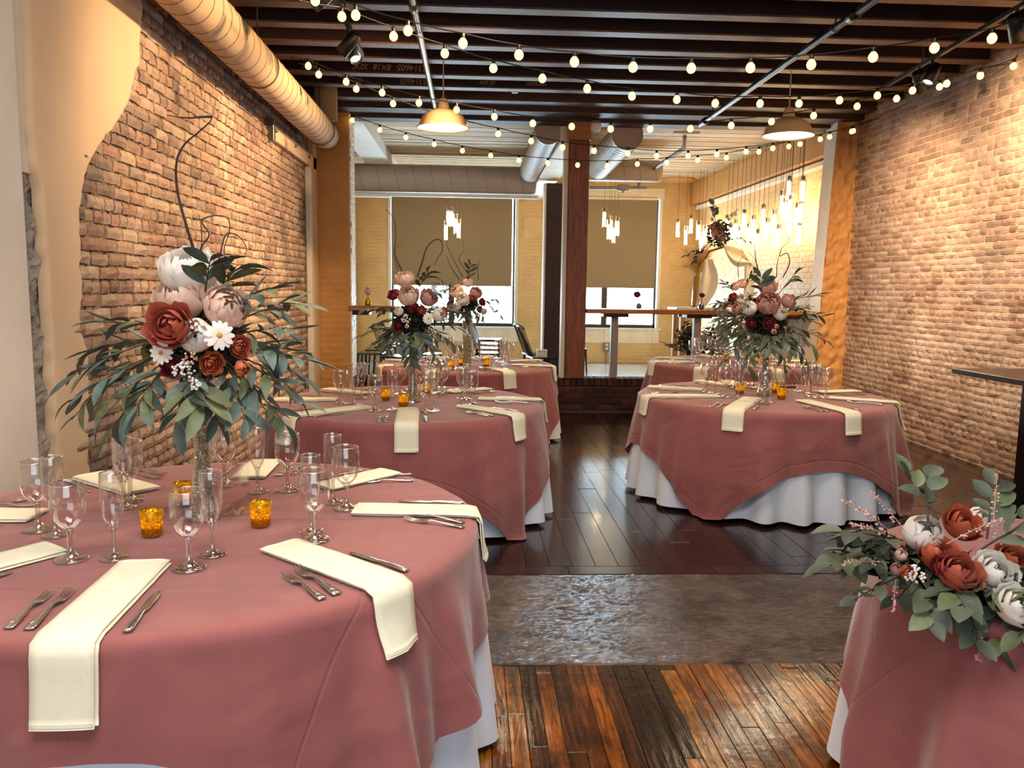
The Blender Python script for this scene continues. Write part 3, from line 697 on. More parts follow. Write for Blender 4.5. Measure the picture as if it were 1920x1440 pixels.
# security camera beside the capital
sc_=thing('security_camera','white dome security camera hanging beside the column capital','camera',at_y(1117,236,9.95))
ob('housing',MB().lathe([(.0,.055),(.06,.05),(.072,0),(.062,-.05),(.045,-.075)],20),M['white_paint'],sc_); ob('lens_dome',MB().lathe([(.05,-.06),(.042,-.088),(.022,-.1),(0,-.103)],16,(0,-.012,.028)),M['metal_black'],sc_)
ob('cable',MB().tube([(0,0,.05),(.04,0,.12),(-.03,0,.14),(-.06,.01,.08),(-.09,.0,.13)],.006,6),M['metal_dark'],sc_)
# ------------------------------------------------------------------ track lights
def track(label,p,q,heads):
    p=Vector(p);q=Vector(q); t=thing('light_track',label,'track light',p); d=(q-p).normalized(); L=(q-p).length
    ob('rail',MB().obox((0,0,0),q-p,.035,.03),M['metal_black'],t)
    for k in (.25,.75): ob('hanger_rod',MB().tube([d*L*k,d*L*k+Vector((0,0,3.97-p.z))],.006,6),M['pipe'],t)
    for s,aim,lit in heads:
        b=d*s; v=(Vector(aim)-(p+b)).normalized(); c=b+Vector((0,0,-.13))
        ob('stem',MB().tube([b,b+Vector((0,0,-.1))],.012,8),M['metal_black'],t)
        h=ob('spot_head',MB().lathe([(.0,-.10),(.03,-.10),(.047,-.085),(.05,.09),(.044,.09),(.04,.06)],20),M['metal_black'],t,c,orient(v))
        ob('lamp_face',MB().lathe([(0,.062),(.041,.062)],18),M['spot_face'],h)
track('black light track near the left duct with spot heads',(-.95,3.4,3.5),(-.95,7.1,3.5),[(1.95,(-1.93,5.0,2.6),1),(2.95,(-1.93,6.6,2.5),1),(3.15,(.2,5.0,.8),1)])
track('black light track along the right brick wall with spot heads',(3.55,4.0,3.5),(3.90,7.9,3.5),[(.9,(4.66,5.6,2.4),1),(1.55,(4.66,6.4,2.4),1),(2.75,(2.3,6.1,.8),1),(2.98,(4.66,8.0,2.2),1)])
# ------------------------------------------------------------------ pendant lamps
def pendant(p,label):
    t=thing('pendant_lamp',label,'pendant lamp',p)
    ob('shade',MB().lathe([(.245,0),(.246,.012),(.225,.03),(.215,.07),(.19,.115),(.14,.15),(.085,.17),(.06,.18),(.055,.178),(.13,.142),(.18,.108),(.206,.066),(.235,.006),(.245,0)],48),M['cream_shade'],t)
    ob('neck',MB().lathe([(.06,.175),(.056,.2),(.045,.255),(.03,.275),(0,.278)],24),M['cream_shade'],t)
    ob('cord',MB().tube([(0,0,.275),(0,0,3.645-p[2])],.006,6),M['cream_shade'],t)
    ob('diffuser',MB().lathe([(.232,.014),(.15,.010),(0,.010)],40),M['lamp_disc'],t)
    light('SPOT','pendant_light',(p[0],p[1],p[2]-.03),170,WARM2,(p[0],p[1],0),.2,angle=150,blend=.8)
pl=at_y(831,241,7.82); pr=at_y(1477,256,7.82)
pendant(tuple(pl),'cream dome pendant lamp over the left tables'); pendant(tuple(pr),'cream dome pendant lamp over the right tables')
# ------------------------------------------------------------------ string lights
bulb_m=MB().lathe([(0,-.034),(.014,-.032),(.026,-.021),(.031,-.004),(.028,.012),(.018,.026),(.012,.034)],14).mesh('bulb',M['bulb'])
sock_m=MB().lathe([(.0,.062),(.011,.062),(.0135,.055),(.0135,.03),(.012,.026)],10).mesh('socket',M['metal_black'])
def string(label,pts,ends,scale=1.0,group='string lights under the ceiling'):
    t=thing('string_light',label,'string light',(0,0,0),None,None)
    P=[at_y(*p) for p in pts]; up=Vector((0,0,.06))
    path=[Vector(ends[0])]+[p+up for p in P]+[Vector(ends[1])]; dense=[]
    for a,b in zip(path,path[1:]):
        for k in range(4): q=a.lerp(b,k/4); q.z-=.006*sin(pi*k/4); dense.append(q)
    dense.append(path[-1])
    ob('cord',MB().tube(dense,.0045,5),M['metal_black'],t)
    for p in P:
        s=link('socket',sock_m,t,p); link('bulb',bulb_m,s,(0,0,.004)).scale=(.88,.88,.88)
def dep(xs,a,b): x0,y0=a; x1,y1=b; return [(x,y,y0+(y1-y0)*(x-x0)/(x1-x0)) if False else (x,y) for x,y in xs]
def mk(px,x0,d0,x1,d1): return [(x,y,d0+(d1-d0)*(x-x0)/(x1-x0)) for x,y in px]
S1=[(641,32),(738,69),(834,101),(925,129),(1017,148),(1101,167),(1185,181),(1269,187.5),(1341,194.5),(1425,195),(1498,195),(1574,189),(1645,180),(1711,170.5),(1775,157.5),(1838,143),(1900,124.5)]
S2=[(591,2),(667,29.5),(765,58.6),(868,82),(973,104),(1077,117),(1187,127),(1296,129),(1407,128),(1521,122),(1637,108),(1752,91),(1860,73)]
S3=[(578,124.5),(649,154),(716.5,174.5),(785.5,193.5),(856,206.5),(927,219.5),(999,232),(1072,238),(1145,242.5),(1219,242.5),(1294.5,242),(1371,236),(1446.5,228.5),(1525.5,217.4),(1607,200),(1681,185.7),(1761.7,163.5),(1838,141)]
S4=[(597.5,140.6),(668,167.5),(737,195),(808,222),(872,238),(934,251.5),(996,265),(1055,277),(1114,283.4),(1177,288),(1231,293),(1290,293),(1344,290),(1399,285),(1449,278.5),(1500,270.5),(1555.5,257),(1600,246),(1647,230.5)]
S5=[(660.5,226),(712,244),(761,258),(814,271),(867,283),(920,292),(973,301),(1027,306),(1083,310),(1138.5,311),(1195,308),(1250,305),(1308,301),(1362,296),(1423,285),(1479,275),(1538,261.5),(1597,247),(1654,229)]
string('string of warm bulbs from upper left swinging back to right wall',mk(S1,641,5.3,1900,6.95),(at_y(560,0,5.1),(4.64,6.92,3.6)))
string('nearest string of warm bulbs, sagging low over the room front',mk(S2,591,5.0,1860,4.75),(at_y(540,-12,5.0),(4.2,4.7,3.55)))
string('third string of warm bulbs from duct level to right wall',mk(S3,578,7.2,1838,7.05),(at_y(545,108,7.2),(4.64,6.95,3.55)))
string('string of warm bulbs slanting back to the right pier',mk(S4,597,7.25,1647,9.5),(at_y(560,118,7.2),(4.64,9.55,3.55)))
string('farthest string of warm bulbs strung across the opening',mk(S5,660,9.9,1654,9.3),(at_y(655,222,9.93),(4.64,9.3,3.55)))
# ------------------------------------------------------------------ glass tube pendants
gt=MB().lathe([(.042,0),(.042,.36)],16).mesh('glass_sleeve',M['glass'])
tl=MB().lathe([(0,.02),(.026,.02),(.026,.26),(0,.26)],14).mesh('light_tube',M['tube_light'])
cp=MB().lathe([(.0,.34),(.02,.34),(.026,.32),(.026,.262),(0,.262)],12).mesh('cap',M['pipe'])
def tubes(label,lst,y,grp=None):
    for i,(px,py,yy) in enumerate(lst):
        p=at_y(px,py,min(yy,4.40*1500/max(1,px-887)) if px>1240 else yy)
        t=thing('tube_pendant',label(i,px,py),'pendant lamp',p,None,grp)
        link('glass_sleeve',gt,t); link('light_tube',tl,t); link('cap',cp,t)
        ob('cable',MB().tube([(0,0,.34),(0,0,ZF-p.z)],.0035,5),M['pipe'],t)
CL=[(836,451,15),(846,425,15),(854,438,15),(860,447,15),(840,424,15.2)]
CRr=[(1132.5,426,15),(1141,449,15),(1145,441,15.2),(1150,456,15),(1157,443,15)]
ordw=['first','second','third','fourth','fifth']
def lab1(i,px,py): return '%s from the left of the tubes hanging before the left blind'%ordw[sorted(c[0] for c in CL).index(px)]
def lab2(i,px,py): return '%s from the left of the tubes hanging before the right blind'%ordw[sorted(c[0] for c in CRr).index(px)]
tubes(lab1,CL,15,'tube lamps before the left blind'); tubes(lab2,CRr,15,'tube lamps before the right blind')
RT=[(1270,445,15.3),(1285,460,15.3),(1295,438,15.2),(1309,450,15),(1314,472,15),(1321,459,14.8),(1334,444,14.7),(1362,441,14.2),(1369,456,14.1),(1378,450,14),(1386,464,13.9),(1394,433,13.8),(1402,459,13.6),(1411,445,13.5),(1419,471,13.4),(1430,426,13.2),(1437,452,13.1),(1450,437,12.9),(1458,465,12.8),(1465,403,12.6),(1470,416,12.6),(1478,377,12.4),(1480,412,12.4),(1479,443,12.3),(1493,428,12.2),(1500,420,12.1),(1504,379,12.0),(1497,461,12.0)]
ROW=sorted(RT,key=lambda r:r[0])
def lab3(i,px,py):
    k=ROW.index(RT[i])+1
    sfx={1:'1st',2:'2nd',3:'3rd',21:'21st',22:'22nd',23:'23rd'}.get(k,'%dth'%k)
    return '%s from the left of the glowing tube lamps along the right wall, %s'%(sfx,'hung high' if py<430 else 'hung low')
tubes(lab3,RT,14,'glowing tube lamps along the far right wall')
# ------------------------------------------------------------------ tables and linens
RT_=.915; TZ=.762
class Linen:
    def __init__(s,cx,cy,R,half,rot,seed,off=(0,0),p=0):
        s.p=p
        s.cx,s.cy,s.R,s.half,s.rot,s.seed,s.off=cx,cy,R,half,radians(rot),seed,off
        rr=random.Random(seed); s.ph=[rr.uniform(0,6.28) for _ in range(8)]; s.n=round(21*R/.93)
    def skirt_r(s,th,d):
        f=.5+.5*sin(s.n*th+s.ph[0]+1.3*sin(3*th+s.ph[1])+.7*sin(5*th+s.ph[2]))
        return s.wall(th,s.R+.012*min(1,d/.03)+d*(.012+.125*f*min(1,d/.25)))
    def wall(s,th,r,m=.06):
        c=cos(th)
        return min(r,(s.cx-(XL+m))/(-c)) if c<-.2 and s.cx<0 else r
    def smax(s,th):
        a=th-s.rot; dx,dy=cos(a),sin(a); ox,oy=s.off
        tx=((s.half-ox) if dx>0 else (s.half+ox))/max(1e-6,abs(dx)); ty=((s.half-oy) if dy>0 else (s.half+oy))/max(1e-6,abs(dy))
        return (tx**-s.p+ty**-s.p)**(-1/s.p) if s.p else min(tx,ty)
    def corner(s,th):
        a=(th-s.rot)%(pi/2); return 1-abs(a-pi/4)/(pi/4)
    def over_r(s,th,d):
        k=s.corner(th)
        f=(.5+.5*sin(13*th+s.ph[3]+1.4*sin(4*th+s.ph[4])))**1.4; g=(.5+.5*sin(19*th+s.ph[5]+1.2*sin(3*th+s.ph[6])))**1.3
        amp=(.10+.16*k**1.5)*f+.10*g
        own=s.R+.016*min(1,d/.03)+min(d,.5)*(.015+amp*min(1,d/.16))
        sk=max(s.skirt_r(th+e,d) for e in(-.02,0,.02))+.010*min(1,d/.03)+.002
        m=max(own,sk); h=.03
        return s.wall(th,m+(h*.25*max(0,1-abs(own-sk)/h)**2),.035)
def drop(d):   # rounded table edge: returns (outward, z)
    if d<.03: a=d/.03*pi/2; return .019*sin(a),-.019*(1-cos(a))
    return .019,-.019-(d-.03)
def table(cx,cy,R,half,rot,seed,name,off=(0,0),p=0):
    L=Linen(cx,cy,R,half,rot,seed,off,p)
    t=thing('round_table','round folding table under the mauve and white cloths, '+name,'table',(cx,cy,0))
    ob('tabletop',MB().lathe([(0,.745),(R-.02,.745),(R-.005,.738),(R-.005,.722),(R-.02,.715),(0,.715)],64),M['counter_wood'],t)
    for k in range(4):
        a=pi/4+k*pi/2; ob('leg',MB().tube([(R*.6*cos(a),R*.6*sin(a),0.0),(R*.55*cos(a),R*.55*sin(a),.715)],.016,8),M['pipe'],t)
    N=264 if R>.8 else 200
    # white skirt, floor length
    ds=[0,.008,.016,.024,.032]+[.032+(.735-.032)*k/11 for k in range(1,12)]
    mb=MB(); vs=[]; 
    for s_ in (.0,.5,.97): vs+=[(s_*R*cos(2*pi*k/N),s_*R*sin(2*pi*k/N),.7515) for k in range(N)]
    for d in ds:
        o_,z=drop(d)
        for k in range(N):
            th=2*pi*k/N; r=L.skirt_r(th,d)+o_*.0; vs.append((r*cos(th),r*sin(th),max(.012+.012*sin(7*th+L.ph[0]),.7515+z)))
    m=3+len(ds); mb.add(vs,[(i*N+k,i*N+(k+1)%N,(i+1)*N+(k+1)%N,(i+1)*N+k) for i in range(m-1) for k in range(N)],True)
    mb.uv=[(v[0],v[1]) for v in vs]
    sk=ob('tablecloth',mb,M['skirt'],None,(cx,cy,0)); tag(sk,'white floor length tablecloth pleated under the mauve overlay, '+name,'tablecloth')
    # hem stitched edge
    # mauve overlay, square, corners hanging
    vs=[]; uv=[]; rings=[.001,.35,.65,.85,.95,1.0]; nd=16
    for q in rings:
        for k in range(N):
            th=2*pi*k/N; vs.append((q*R*cos(th),q*R*sin(th),TZ-.002+.0012*noise.noise((q*R*cos(th)*5,q*R*sin(th)*5,seed)))); a=th-L.rot; uv.append((q*R*cos(a),q*R*sin(a)))
    for j in range(1,nd+1):
        for k in range(N):
            th=2*pi*k/N; D=L.smax(th)-R; u=j/nd; d=D*u if D>.03 else .03*u
            d=d if u>.0 else d
            d=max(d,.03*min(1,u*3)); 
            o_,z=drop(d); r=L.over_r(th,d); zz=TZ-.002+z; zf=.006+.01*(1+sin(11*th))
            if zz<zf: r+= (zf-zz)*.12; zz=zf
            vs.append((r*cos(th),r*sin(th),zz)); a=th-L.rot; uv.append(((R+d)*cos(a),(R+d)*sin(a)))
    m=len(rings)+nd; mb=MB()
    mb.add(vs,[(i*N+k,i*N+(k+1)%N,(i+1)*N+(k+1)%N,(i+1)*N+k) for i in range(m-1) for k in range(N)],True); mb.uv=uv
    ov=ob('overlay_cloth',mb,M['mauve'],None,(cx,cy,0)); tag(ov,'dusty mauve square overlay cloth with hanging corners, '+name,'tablecloth')
    return L
TA=table(-.93,2.71,.925,1.26,2,101,'nearest table at left',(0,-.05),4)
TB=table(2.25,6.06,.925,1.31,6,202,'middle table at right')
TC=table(-.45,5.58,.925,1.31,1,303,'middle table at left')
TD=table(-.06,8.40,.905,1.22,5,404,'farthest table at left')
TE=table(2.93,8.85,.915,1.24,20,505,'farthest table at right')
TF=table(1.83,2.15,.595,.97,140,606,'small table at the right corner')
# ------------------------------------------------------------------ napkins
def napkin(L,a,b,hang,label,grp,W_=.135,back=False):
    a=Vector((a.x,a.y)); b=Vector((b.x,b.y)); d=(b-a).normalized(); c=Vector((L.cx,L.cy)); n=Vector((-d.y,d.x))
    o=a-c; bq=o.dot(d); s=-bq+sqrt(max(0,bq*bq-o.dot(o)+(L.R+.002)**2)); run=s if hang>0 else min((b-a).length,s-.02)
    mid=a+d*(run/2); T=thing('napkin',label,'napkin',(mid.x,mid.y,TZ),None,grp)
    def row(s_,off,extra=0):  # centre path at arclength s_
        if s_<=run: return a+d*s_,TZ+.001+off
        q=s_-run; o_,z=drop(q); return a+d*run+d*0,TZ+.001+z
    def layer(s0,s1,off,lat,th,w,mat,roll=False):
        ns=26; mb=MB(); top=[];bot=[]
        for i in range(ns+1):
            s_=s0+(s1-s0)*i/ns
            base=a+d*min(s_,run); q=max(0,s_-run); o_,z=drop(q)
            for j in range(7):
                x=(j/6-.5)*w+lat; p=base+n*x
                if q>0:
                    rel=p-c; t_=atan2(rel.y,rel.x)
                    need=max(L.over_r(t_+e,q) for e in(-.035,0,.035))+.006+off*1.0
                    dist=rel.dot(d); tang=abs(rel.dot(n)); r=sqrt(max(0,need*need-tang*tang))
                    p=p+d*max(0,(r-dist)); zz=TZ+.003+z+(off if q<.03 else off*.3)
                else: zz=TZ+.003+off+.0016*noise.noise((p.x*14,p.y*14,off*100))
                edge=.003 if j in(0,6) else 0
                up=Vector((p.x,p.y,zz+th-edge)) if q<=.004 else Vector((p.x+d.x*th,p.y+d.y*th,zz))
                top.append(up); bot.append(Vector((p.x,p.y,zz)))
        vs=top+bot; m=len(top)
        fs=[(i*7+j,i*7+j+1,(i+1)*7+j+1,(i+1)*7+j) for i in range(ns) for j in range(6)]
        fs+=[(m+i*7+j+1,m+i*7+j,m+(i+1)*7+j,m+(i+1)*7+j+1) for i in range(ns) for j in range(6)]
        for i in range(ns):
            fs.append((i*7,(i+1)*7,m+(i+1)*7,m+i*7)); fs.append((i*7+6,m+i*7+6,m+(i+1)*7+6,(i+1)*7+6))
        fs.append(tuple(range(0,7))+tuple(m+6-j for j in range(7))); fs.append(tuple(ns*7+6-j for j in range(7))+tuple(m+ns*7+j for j in range(7)))
        org=Vector((mid.x,mid.y,TZ)); mb.add([v-org for v in vs],fs,True)
        return mb
    ob('upper_fold',layer(0,run+hang,.0075,0,.0045,W_,None),M['napkin'],T)
    ob('lower_fold',layer(.006,run+hang-.006*(hang>0),.0,.006,.0045,W_,None),M['napkin'],T)
    if hang>0: ob('hem',layer(run+hang-.012,run+hang-.004,.0122,0,.0008,W_*.995,None),M['napkin'],T)
    return d,n,a,run
# ------------------------------------------------------------------ cutlery (mesh data shared)
def fork_mesh(Lh):
    mb=MB(); S=[(0,.0105,.002),(.012,.012,.0035),(.05,.009,.006),(.085,.0045,.009),(.105,.004,.011),(.118,.007,.0095),(.13,.0125,.0065),(.142,.0125,.004)]
    k=Lh/.2; vs=[]
    for x,w,z in S:
        for y,dz in ((-w,0),(-w*.5,.0018),(w*.5,.0018),(w,0),(w*.5,-.0014),(-w*.5,-.0014)): vs.append((x*k,y*k,z+dz))
    n=6; fs=[(i*n+j,i*n+(j+1)%n,(i+1)*n+(j+1)%n,(i+1)*n+j) for i in range(len(S)-1) for j in range(n)]
    mb.add(vs,fs+[(5,4,3,2,1,0)],True)
    for y in (-.0105,-.0035,.0035,.0105):
        mb.tube([(.138*k,y*k,.0045),(.160*k,y*k,.003),(.185*k,y*k,.006),(.2*k,y*k,.0115)],[.0024*k,.0021*k,.0018*k,.001*k],6)
    mb.tube([(.02*k,-.007*k,.0055),(.03*k,0,.0072),(.02*k,.007*k,.0055)],.0012,5)
    return mb.mesh('fork',M['silver'])
def knife_mesh():
    S=[(0,.008,.004),(.012,.0105,.0045),(.05,.009,.0055),(.085,.006,.0055),(.1,.0055,.005),(.11,.0095,.0045),(.16,.0105,.004),(.195,.009,.0035),(.215,.003,.003)]; vs=[]
    for x,w,z in S:
        t=.0035 if x<.105 else .0012
        for y,dz in ((-w,0),(-w*.6,t),(w*.6,t),(w,0),(w*.6,-t),(-w*.6,-t)): vs.append((x,y,z+dz))
    n=6; fs=[(i*n+j,i*n+(j+1)%n,(i+1)*n+(j+1)%n,(i+1)*n+j) for i in range(len(S)-1) for j in range(n)]
    vs=[(x*1.15,y*1.15,z) for x,y,z in vs]
    return MB().add(vs,fs+[(5,4,3,2,1,0),tuple(range(48,54))],True).mesh('knife',M['silver'])
FK1=fork_mesh(.245); FK2=fork_mesh(.225); KN=knife_mesh()
def put(name,mesh,h,tip,label,cat,grp):
    h=Vector((h.x,h.y)); tip=Vector((tip.x,tip.y)); d=tip-h
    return tag(link(name,mesh,None,(h.x,h.y,TZ+.001),(0,0,atan2(d.y,d.x))),label,cat,grp)
# ------------------------------------------------------------------ glasses
def goblet():
    r=thing('water_goblet','x','glass')
    ob('bowl',MB().lathe([(.006,.072),(.018,.078),(.029,.092),(.0365,.112),(.0385,.13),(.037,.155),(.0335,.178),(.0342,.1795),(.0348,.178),(.0382,.155)],26),M['glass'],r)
    ob('rim',MB().lathe([(.0333,.1775),(.0337,.1792),(.0343,.1798),(.0349,.1792),(.0352,.1775)],26),M['rim'],r)
    ob('stem',MB().lathe([(.016,.008),(.0085,.016),(.0065,.03),(.0062,.055),(.0075,.066),(.013,.0725),(.006,.0735)],16),M['glass_foot'],r)
    ob('foot',MB().lathe([(0,.0005),(.036,.0005),(.0372,.002),(.034,.0045),(.022,.007),(.0158,.0085)],26),M['glass_foot'],r)
    return r
def flute():
    r=thing('champagne_flute','x','glass')
    ob('bowl',MB().lathe([(.005,.078),(.013,.086),(.0205,.105),(.0245,.13),(.0255,.155),(.0245,.19),(.0232,.212),(.0238,.2135),(.0243,.212),(.0256,.19)],22),M['glass'],r)
    ob('rim',MB().lathe([(.0229,.2115),(.0233,.2132),(.0238,.2138),(.0244,.2132),(.0247,.2115)],22),M['rim'],r)
    ob('stem',MB().lathe([(.013,.007),(.0072,.015),(.0055,.03),(.0052,.06),(.006,.072),(.0105,.0785),(.005,.079)],14),M['glass_foot'],r)
    ob('foot',MB().lathe([(0,.0005),(.031,.0005),(.0322,.002),(.029,.0042),(.019,.0065),(.0128,.0075)],22),M['glass_foot'],r)
    return r
GOB=goblet(); FLU=flute(); index_kids(GOB); index_kids(FLU); used=set()
def glass(src,p,label,grp):
    if src.name in used: o=copytree(src)
    else: used.add(src.name); o=src
    o.location=(p.x,p.y,TZ+.0005); o.scale=(1.3,1.3,1.27) if src is GOB else (1.28,1.28,1.2); o.rotation_euler=(0,0,random.uniform(0,6)); o['label']=label; o['group']=grp; return o
# ------------------------------------------------------------------ votives
def votive():
    r=thing('votive_candle','x','candle')
    ob('cup',MB().lathe([(0,.003),(.024,.003),(.0265,.006),(.030,.055),(.0318,.074),(.0305,.0745),(.0285,.055),(.025,.01)],22),M['votive'],r)
    ob('candle',MB().lathe([(0,.030),(.022,.030),(.0215,.008),(0,.006)],16),M['wax'],r)
    ob('flame',MB().lathe([(0,.032),(.0055,.038),(.006,.045),(.003,.054),(0,.06)],10),M['flame'],r); return r
VOT=votive(); index_kids(VOT)
def vot(p,label,grp):
    if 'v' in used: o=copytree(VOT)
    else: used.add('v'); o=VOT
    o.location=(p.x,p.y,TZ+.0005); o.scale=(1.15,)*3; o['label']=label; o['group']=grp; return o
Zt=lambda px,py: at_z(px,py,TZ)
def ring(L,az,r): return Vector((L.cx+r*cos(radians(az)),L.cy+r*sin(radians(az)),TZ))
# settings: (where, inner px, edge px, hang)
SET={
'A':(TA,'nearest left table',[('front',(272,1058),(130,1195),.205),('front right',(524,1026),(719.5,1097),.175),('right',(665.6,958),(882.6,962),.17),('back right',(601,917),(733,887),0),('back',(466,899),(504,862),0),('back left',(271,924),(158,890),0),('left',(76,969),(-70,968),.2),('front left',(104,1030),(-20,1062),.2)]),
'B':(TB,'middle right table',[('front',(1409,748),(1384,764),.15),('front right',(1504.6,752.5),(1580,771),.155),('right',(1554,747),(1675,756),.2),('back right',(1532,737),(1625,733.7),0),('back',ring(TB,90,.5),ring(TB,90,.9),0),('back left',(1374,724.6),(1297,713),0),('left',(1318.5,732),(1216,726),0),('front left',(1346,743.5),(1229.6,743.5),.15)]),
'C':(TC,'middle left table',[('front',(765,768),(761,796.6),.175),('front right',(866,763),(964,778.6),.165),('right',(897,749),(1012,751),.16),('back right',(840,737),(926,729),0),('back',ring(TC,85,.5),ring(TC,85,.9),0),('back left',(692.5,740),(600,729),0),('left',(633.5,750),(520,750),.1),('front left',(687,764),(569,778),.18)]),
'D':(TD,'farthest left table',[(w,ring(TD,az,.50),ring(TD,az,.9),h) for w,az,h in (('front right',296,.17),('right',343,.16),('back right',28,0),('back',73,0),('back left',118,0),('left',160,.12),('front left',203,.16),('front',250,.17))]),
'E':(TE,'farthest right table',[(w,ring(TE,az,.50),ring(TE,az,.9),h) for w,az,h in (('front left',232,.17),('left',187,.16),('back left',148,0),('back',97,0),('back right',52,0),('right',10,.15),('front right',330,.16),('front',280,.17))]),
}
PG={'A':{'g':{'front':(355.5,1065.5),'front right':(590.6,1013),'right':(649.7,953),'back right':(540,919),'back':(422,909),'back left':(245,939),'left':(73,993.5),'front left':(134,1049)},
 'f':{'front':(399,1040),'front right':(584,996.6),'right':(624.6,942),'back right':(483.5,922),'back':(395,905),'back left':(233,952),'left':(104,1004),'front left':(214.6,1046.7)}},
 'B':{'g':{'front':(1432,758),'front left':(1359,745),'left':(1324,736),'back left':(1412,727),'back right':(1498.5,734),'front right':(1520,743),'right':(1548,746)},
 'f':{'front':(1444,754),'front left':(1384,747),'left':(1340,738),'front right':(1507.6,751),'back':(1472,734)}},
 'C':{'g':{'left':(639,757),'front left':(703.8,769.7),'back left':(750,738),'front':(799,773.4),'back':(830,738),'front right':(884,758),'right':(868,748)},
 'f':{'left':(664,758),'back left':(678,747),'front left':(735.5,768),'front':(813.7,770),'front right':(868,761)}}}
PF={('A','front',0):((112,1096),(16,1180)),('A','front',1):((152,1091),(54,1182)),('A','front',2):((302,1107),(238,1187)),
('A','front right',0):((520,1069),(605,1125)),('A','front right',1):((537,1055.5),(632.6,1116)),('A','front right',2):((652,1036),(763,1073)),
('A','right',0):((762,976),(870,990)),('A','right',1):((768,966),(870,981)),('A','right',2):((775,942),(869,946)),
('A','back right',0):((690,905),(775,902)),('A','back right',1):((690,895),(772,890)),
('A','back left',0):((300,890),(248,879)),('A','back left',1):((285,895),(236,884)),('A','back left',2):((175,926),(125,902)),('A','left',0):((44,939),(-60,958))}
for key,(L,tn,sets) in SET.items():
    for w,a,b,h in sets:
        A_=a if isinstance(a,Vector) else Zt(*a); B_=b if isinstance(b,Vector) else Zt(*b)
        st='%s place of the %s'%(w,tn)
        # a fork, knife and glass layout seen by a guest at this place
        d,n,ai,run=napkin(L,A_,B_,h,'ivory folded napkin at the '+st,'napkins on the '+tn,.14 if key=='A' else .135)
        left=Vector((d.y,-d.x)); inward=-d
        left=Vector((-inward.y,inward.x)); e=ai+d*run
        def base(k):
            lat,back_,ln=((.165,.06,.225),(.122,.06,.245),(-.118,.065,.25))[k]
            hp=ai+d*(max(run-back_-.0,.12) if h>0 else max(.28,run-back_)); hp=hp+left*lat
            # keep the handle on the table
            c=Vector((L.cx,L.cy)); 
            if (hp-c).length>L.R-.035: hp=c+(hp-c).normalized()*(L.R-.035)
            jit=random.uniform(-.05,.05); dr=Vector((inward.x*cos(jit)-inward.y*sin(jit),inward.x*sin(jit)+inward.y*cos(jit)))
            return hp+dr*ln,hp
        for k,(nm,me,lb) in enumerate((('fork',FK2,'outer silver fork'),('fork',FK1,'inner silver fork'),('table_knife',KN,'silver knife'))):
            q=PF.get((key,w,k)); tip,hd_=(Zt(*q[0]),Zt(*q[1])) if q else base(k)
            put(nm,me,hd_,tip,lb+' beside the napkin at the '+st,'fork' if k<2 else 'knife',('forks' if k<2 else 'knives')+' on the '+tn)
        pg=PG.get(key,{}); 
        inn=ai-d*.06
        g=pg.get('g',{}).get(w); p=Zt(*g) if g else Vector((*(inn-left*.07),0)); glass(GOB,p,'clear stemmed water goblet at the '+st,'water goblets on the '+tn)
        f=pg.get('f',{}).get(w); p=Zt(*f) if f else Vector((*(inn+left*.02-d*.02),0)); glass(FLU,p,'clear champagne flute at the '+st,'champagne flutes on the '+tn)
for key,tn,lst in (('A','nearest left table',[(285.4,1005,'left of the vase'),(344.5,948,'close behind the vase'),(489,987,'right of the vase')]),
 ('B','middle right table',[(1387,739,'left of the vase'),(1452.5,736.7,'close behind the vase'),(1465,748.7,'right of the vase')]),
 ('C','middle left table',[(723.5,751,'left of the vase'),(756,762,'in front of the vase'),(801,738,'right of the vase')]),
 ('D','farthest left table',[(847,691,'left of the vase'),(866,686,'close by the vase'),(912.7,689,'right of the vase')]),
 ('E','farthest right table',[(1361,678,'left of the vase'),(1420.6,680,'right of the vase')])):
    for px,py,wh in lst: vot(Zt(px,py),'amber mercury glass votive candle %s on the %s'%(wh,tn),'votive candles on the '+tn)
# acrylic table sign holder
sg=thing('sign_holder','clear acrylic sign holder beside the vase on the nearest left table','sign holder',Zt(452,958))
ob('upright',MB().box((-.003,-.055,.004),(.003,.055,.20),.001),M['acrylic'],sg,None,(0,0,-.25)); ob('base',MB().add([(-.035,-.055,0),(.035,-.055,0),(.035,.055,0),(-.035,.055,0),(0,-.055,.045),(0,.055,.045)],[(0,1,2,3),(0,4,5,3),(1,2,5,4),(0,1,4)]),M['acrylic'],sg,None,(0,0,-.25))
# small dark script sign on the middle right table
tn_=thing('script_sign','small black script place sign behind the vase on the middle right table','sign',Zt(1472,727))
def scribble(seed):
    rr=random.Random(seed); pts=[]
    for i in range(40): t_=i/39; pts.append((-.09+.18*t_+.012*sin(i*1.3),0,.03+.018*sin(i*1.25+1)+(.03 if i<4 else 0)))
    return pts
ob('lettering',MB().tube(scribble(1),.0028,5),M['metal_black'],tn_); ob('base',MB().box((-.09,-.012,0),(.09,.012,.012),.002),M['metal_black'],tn_)
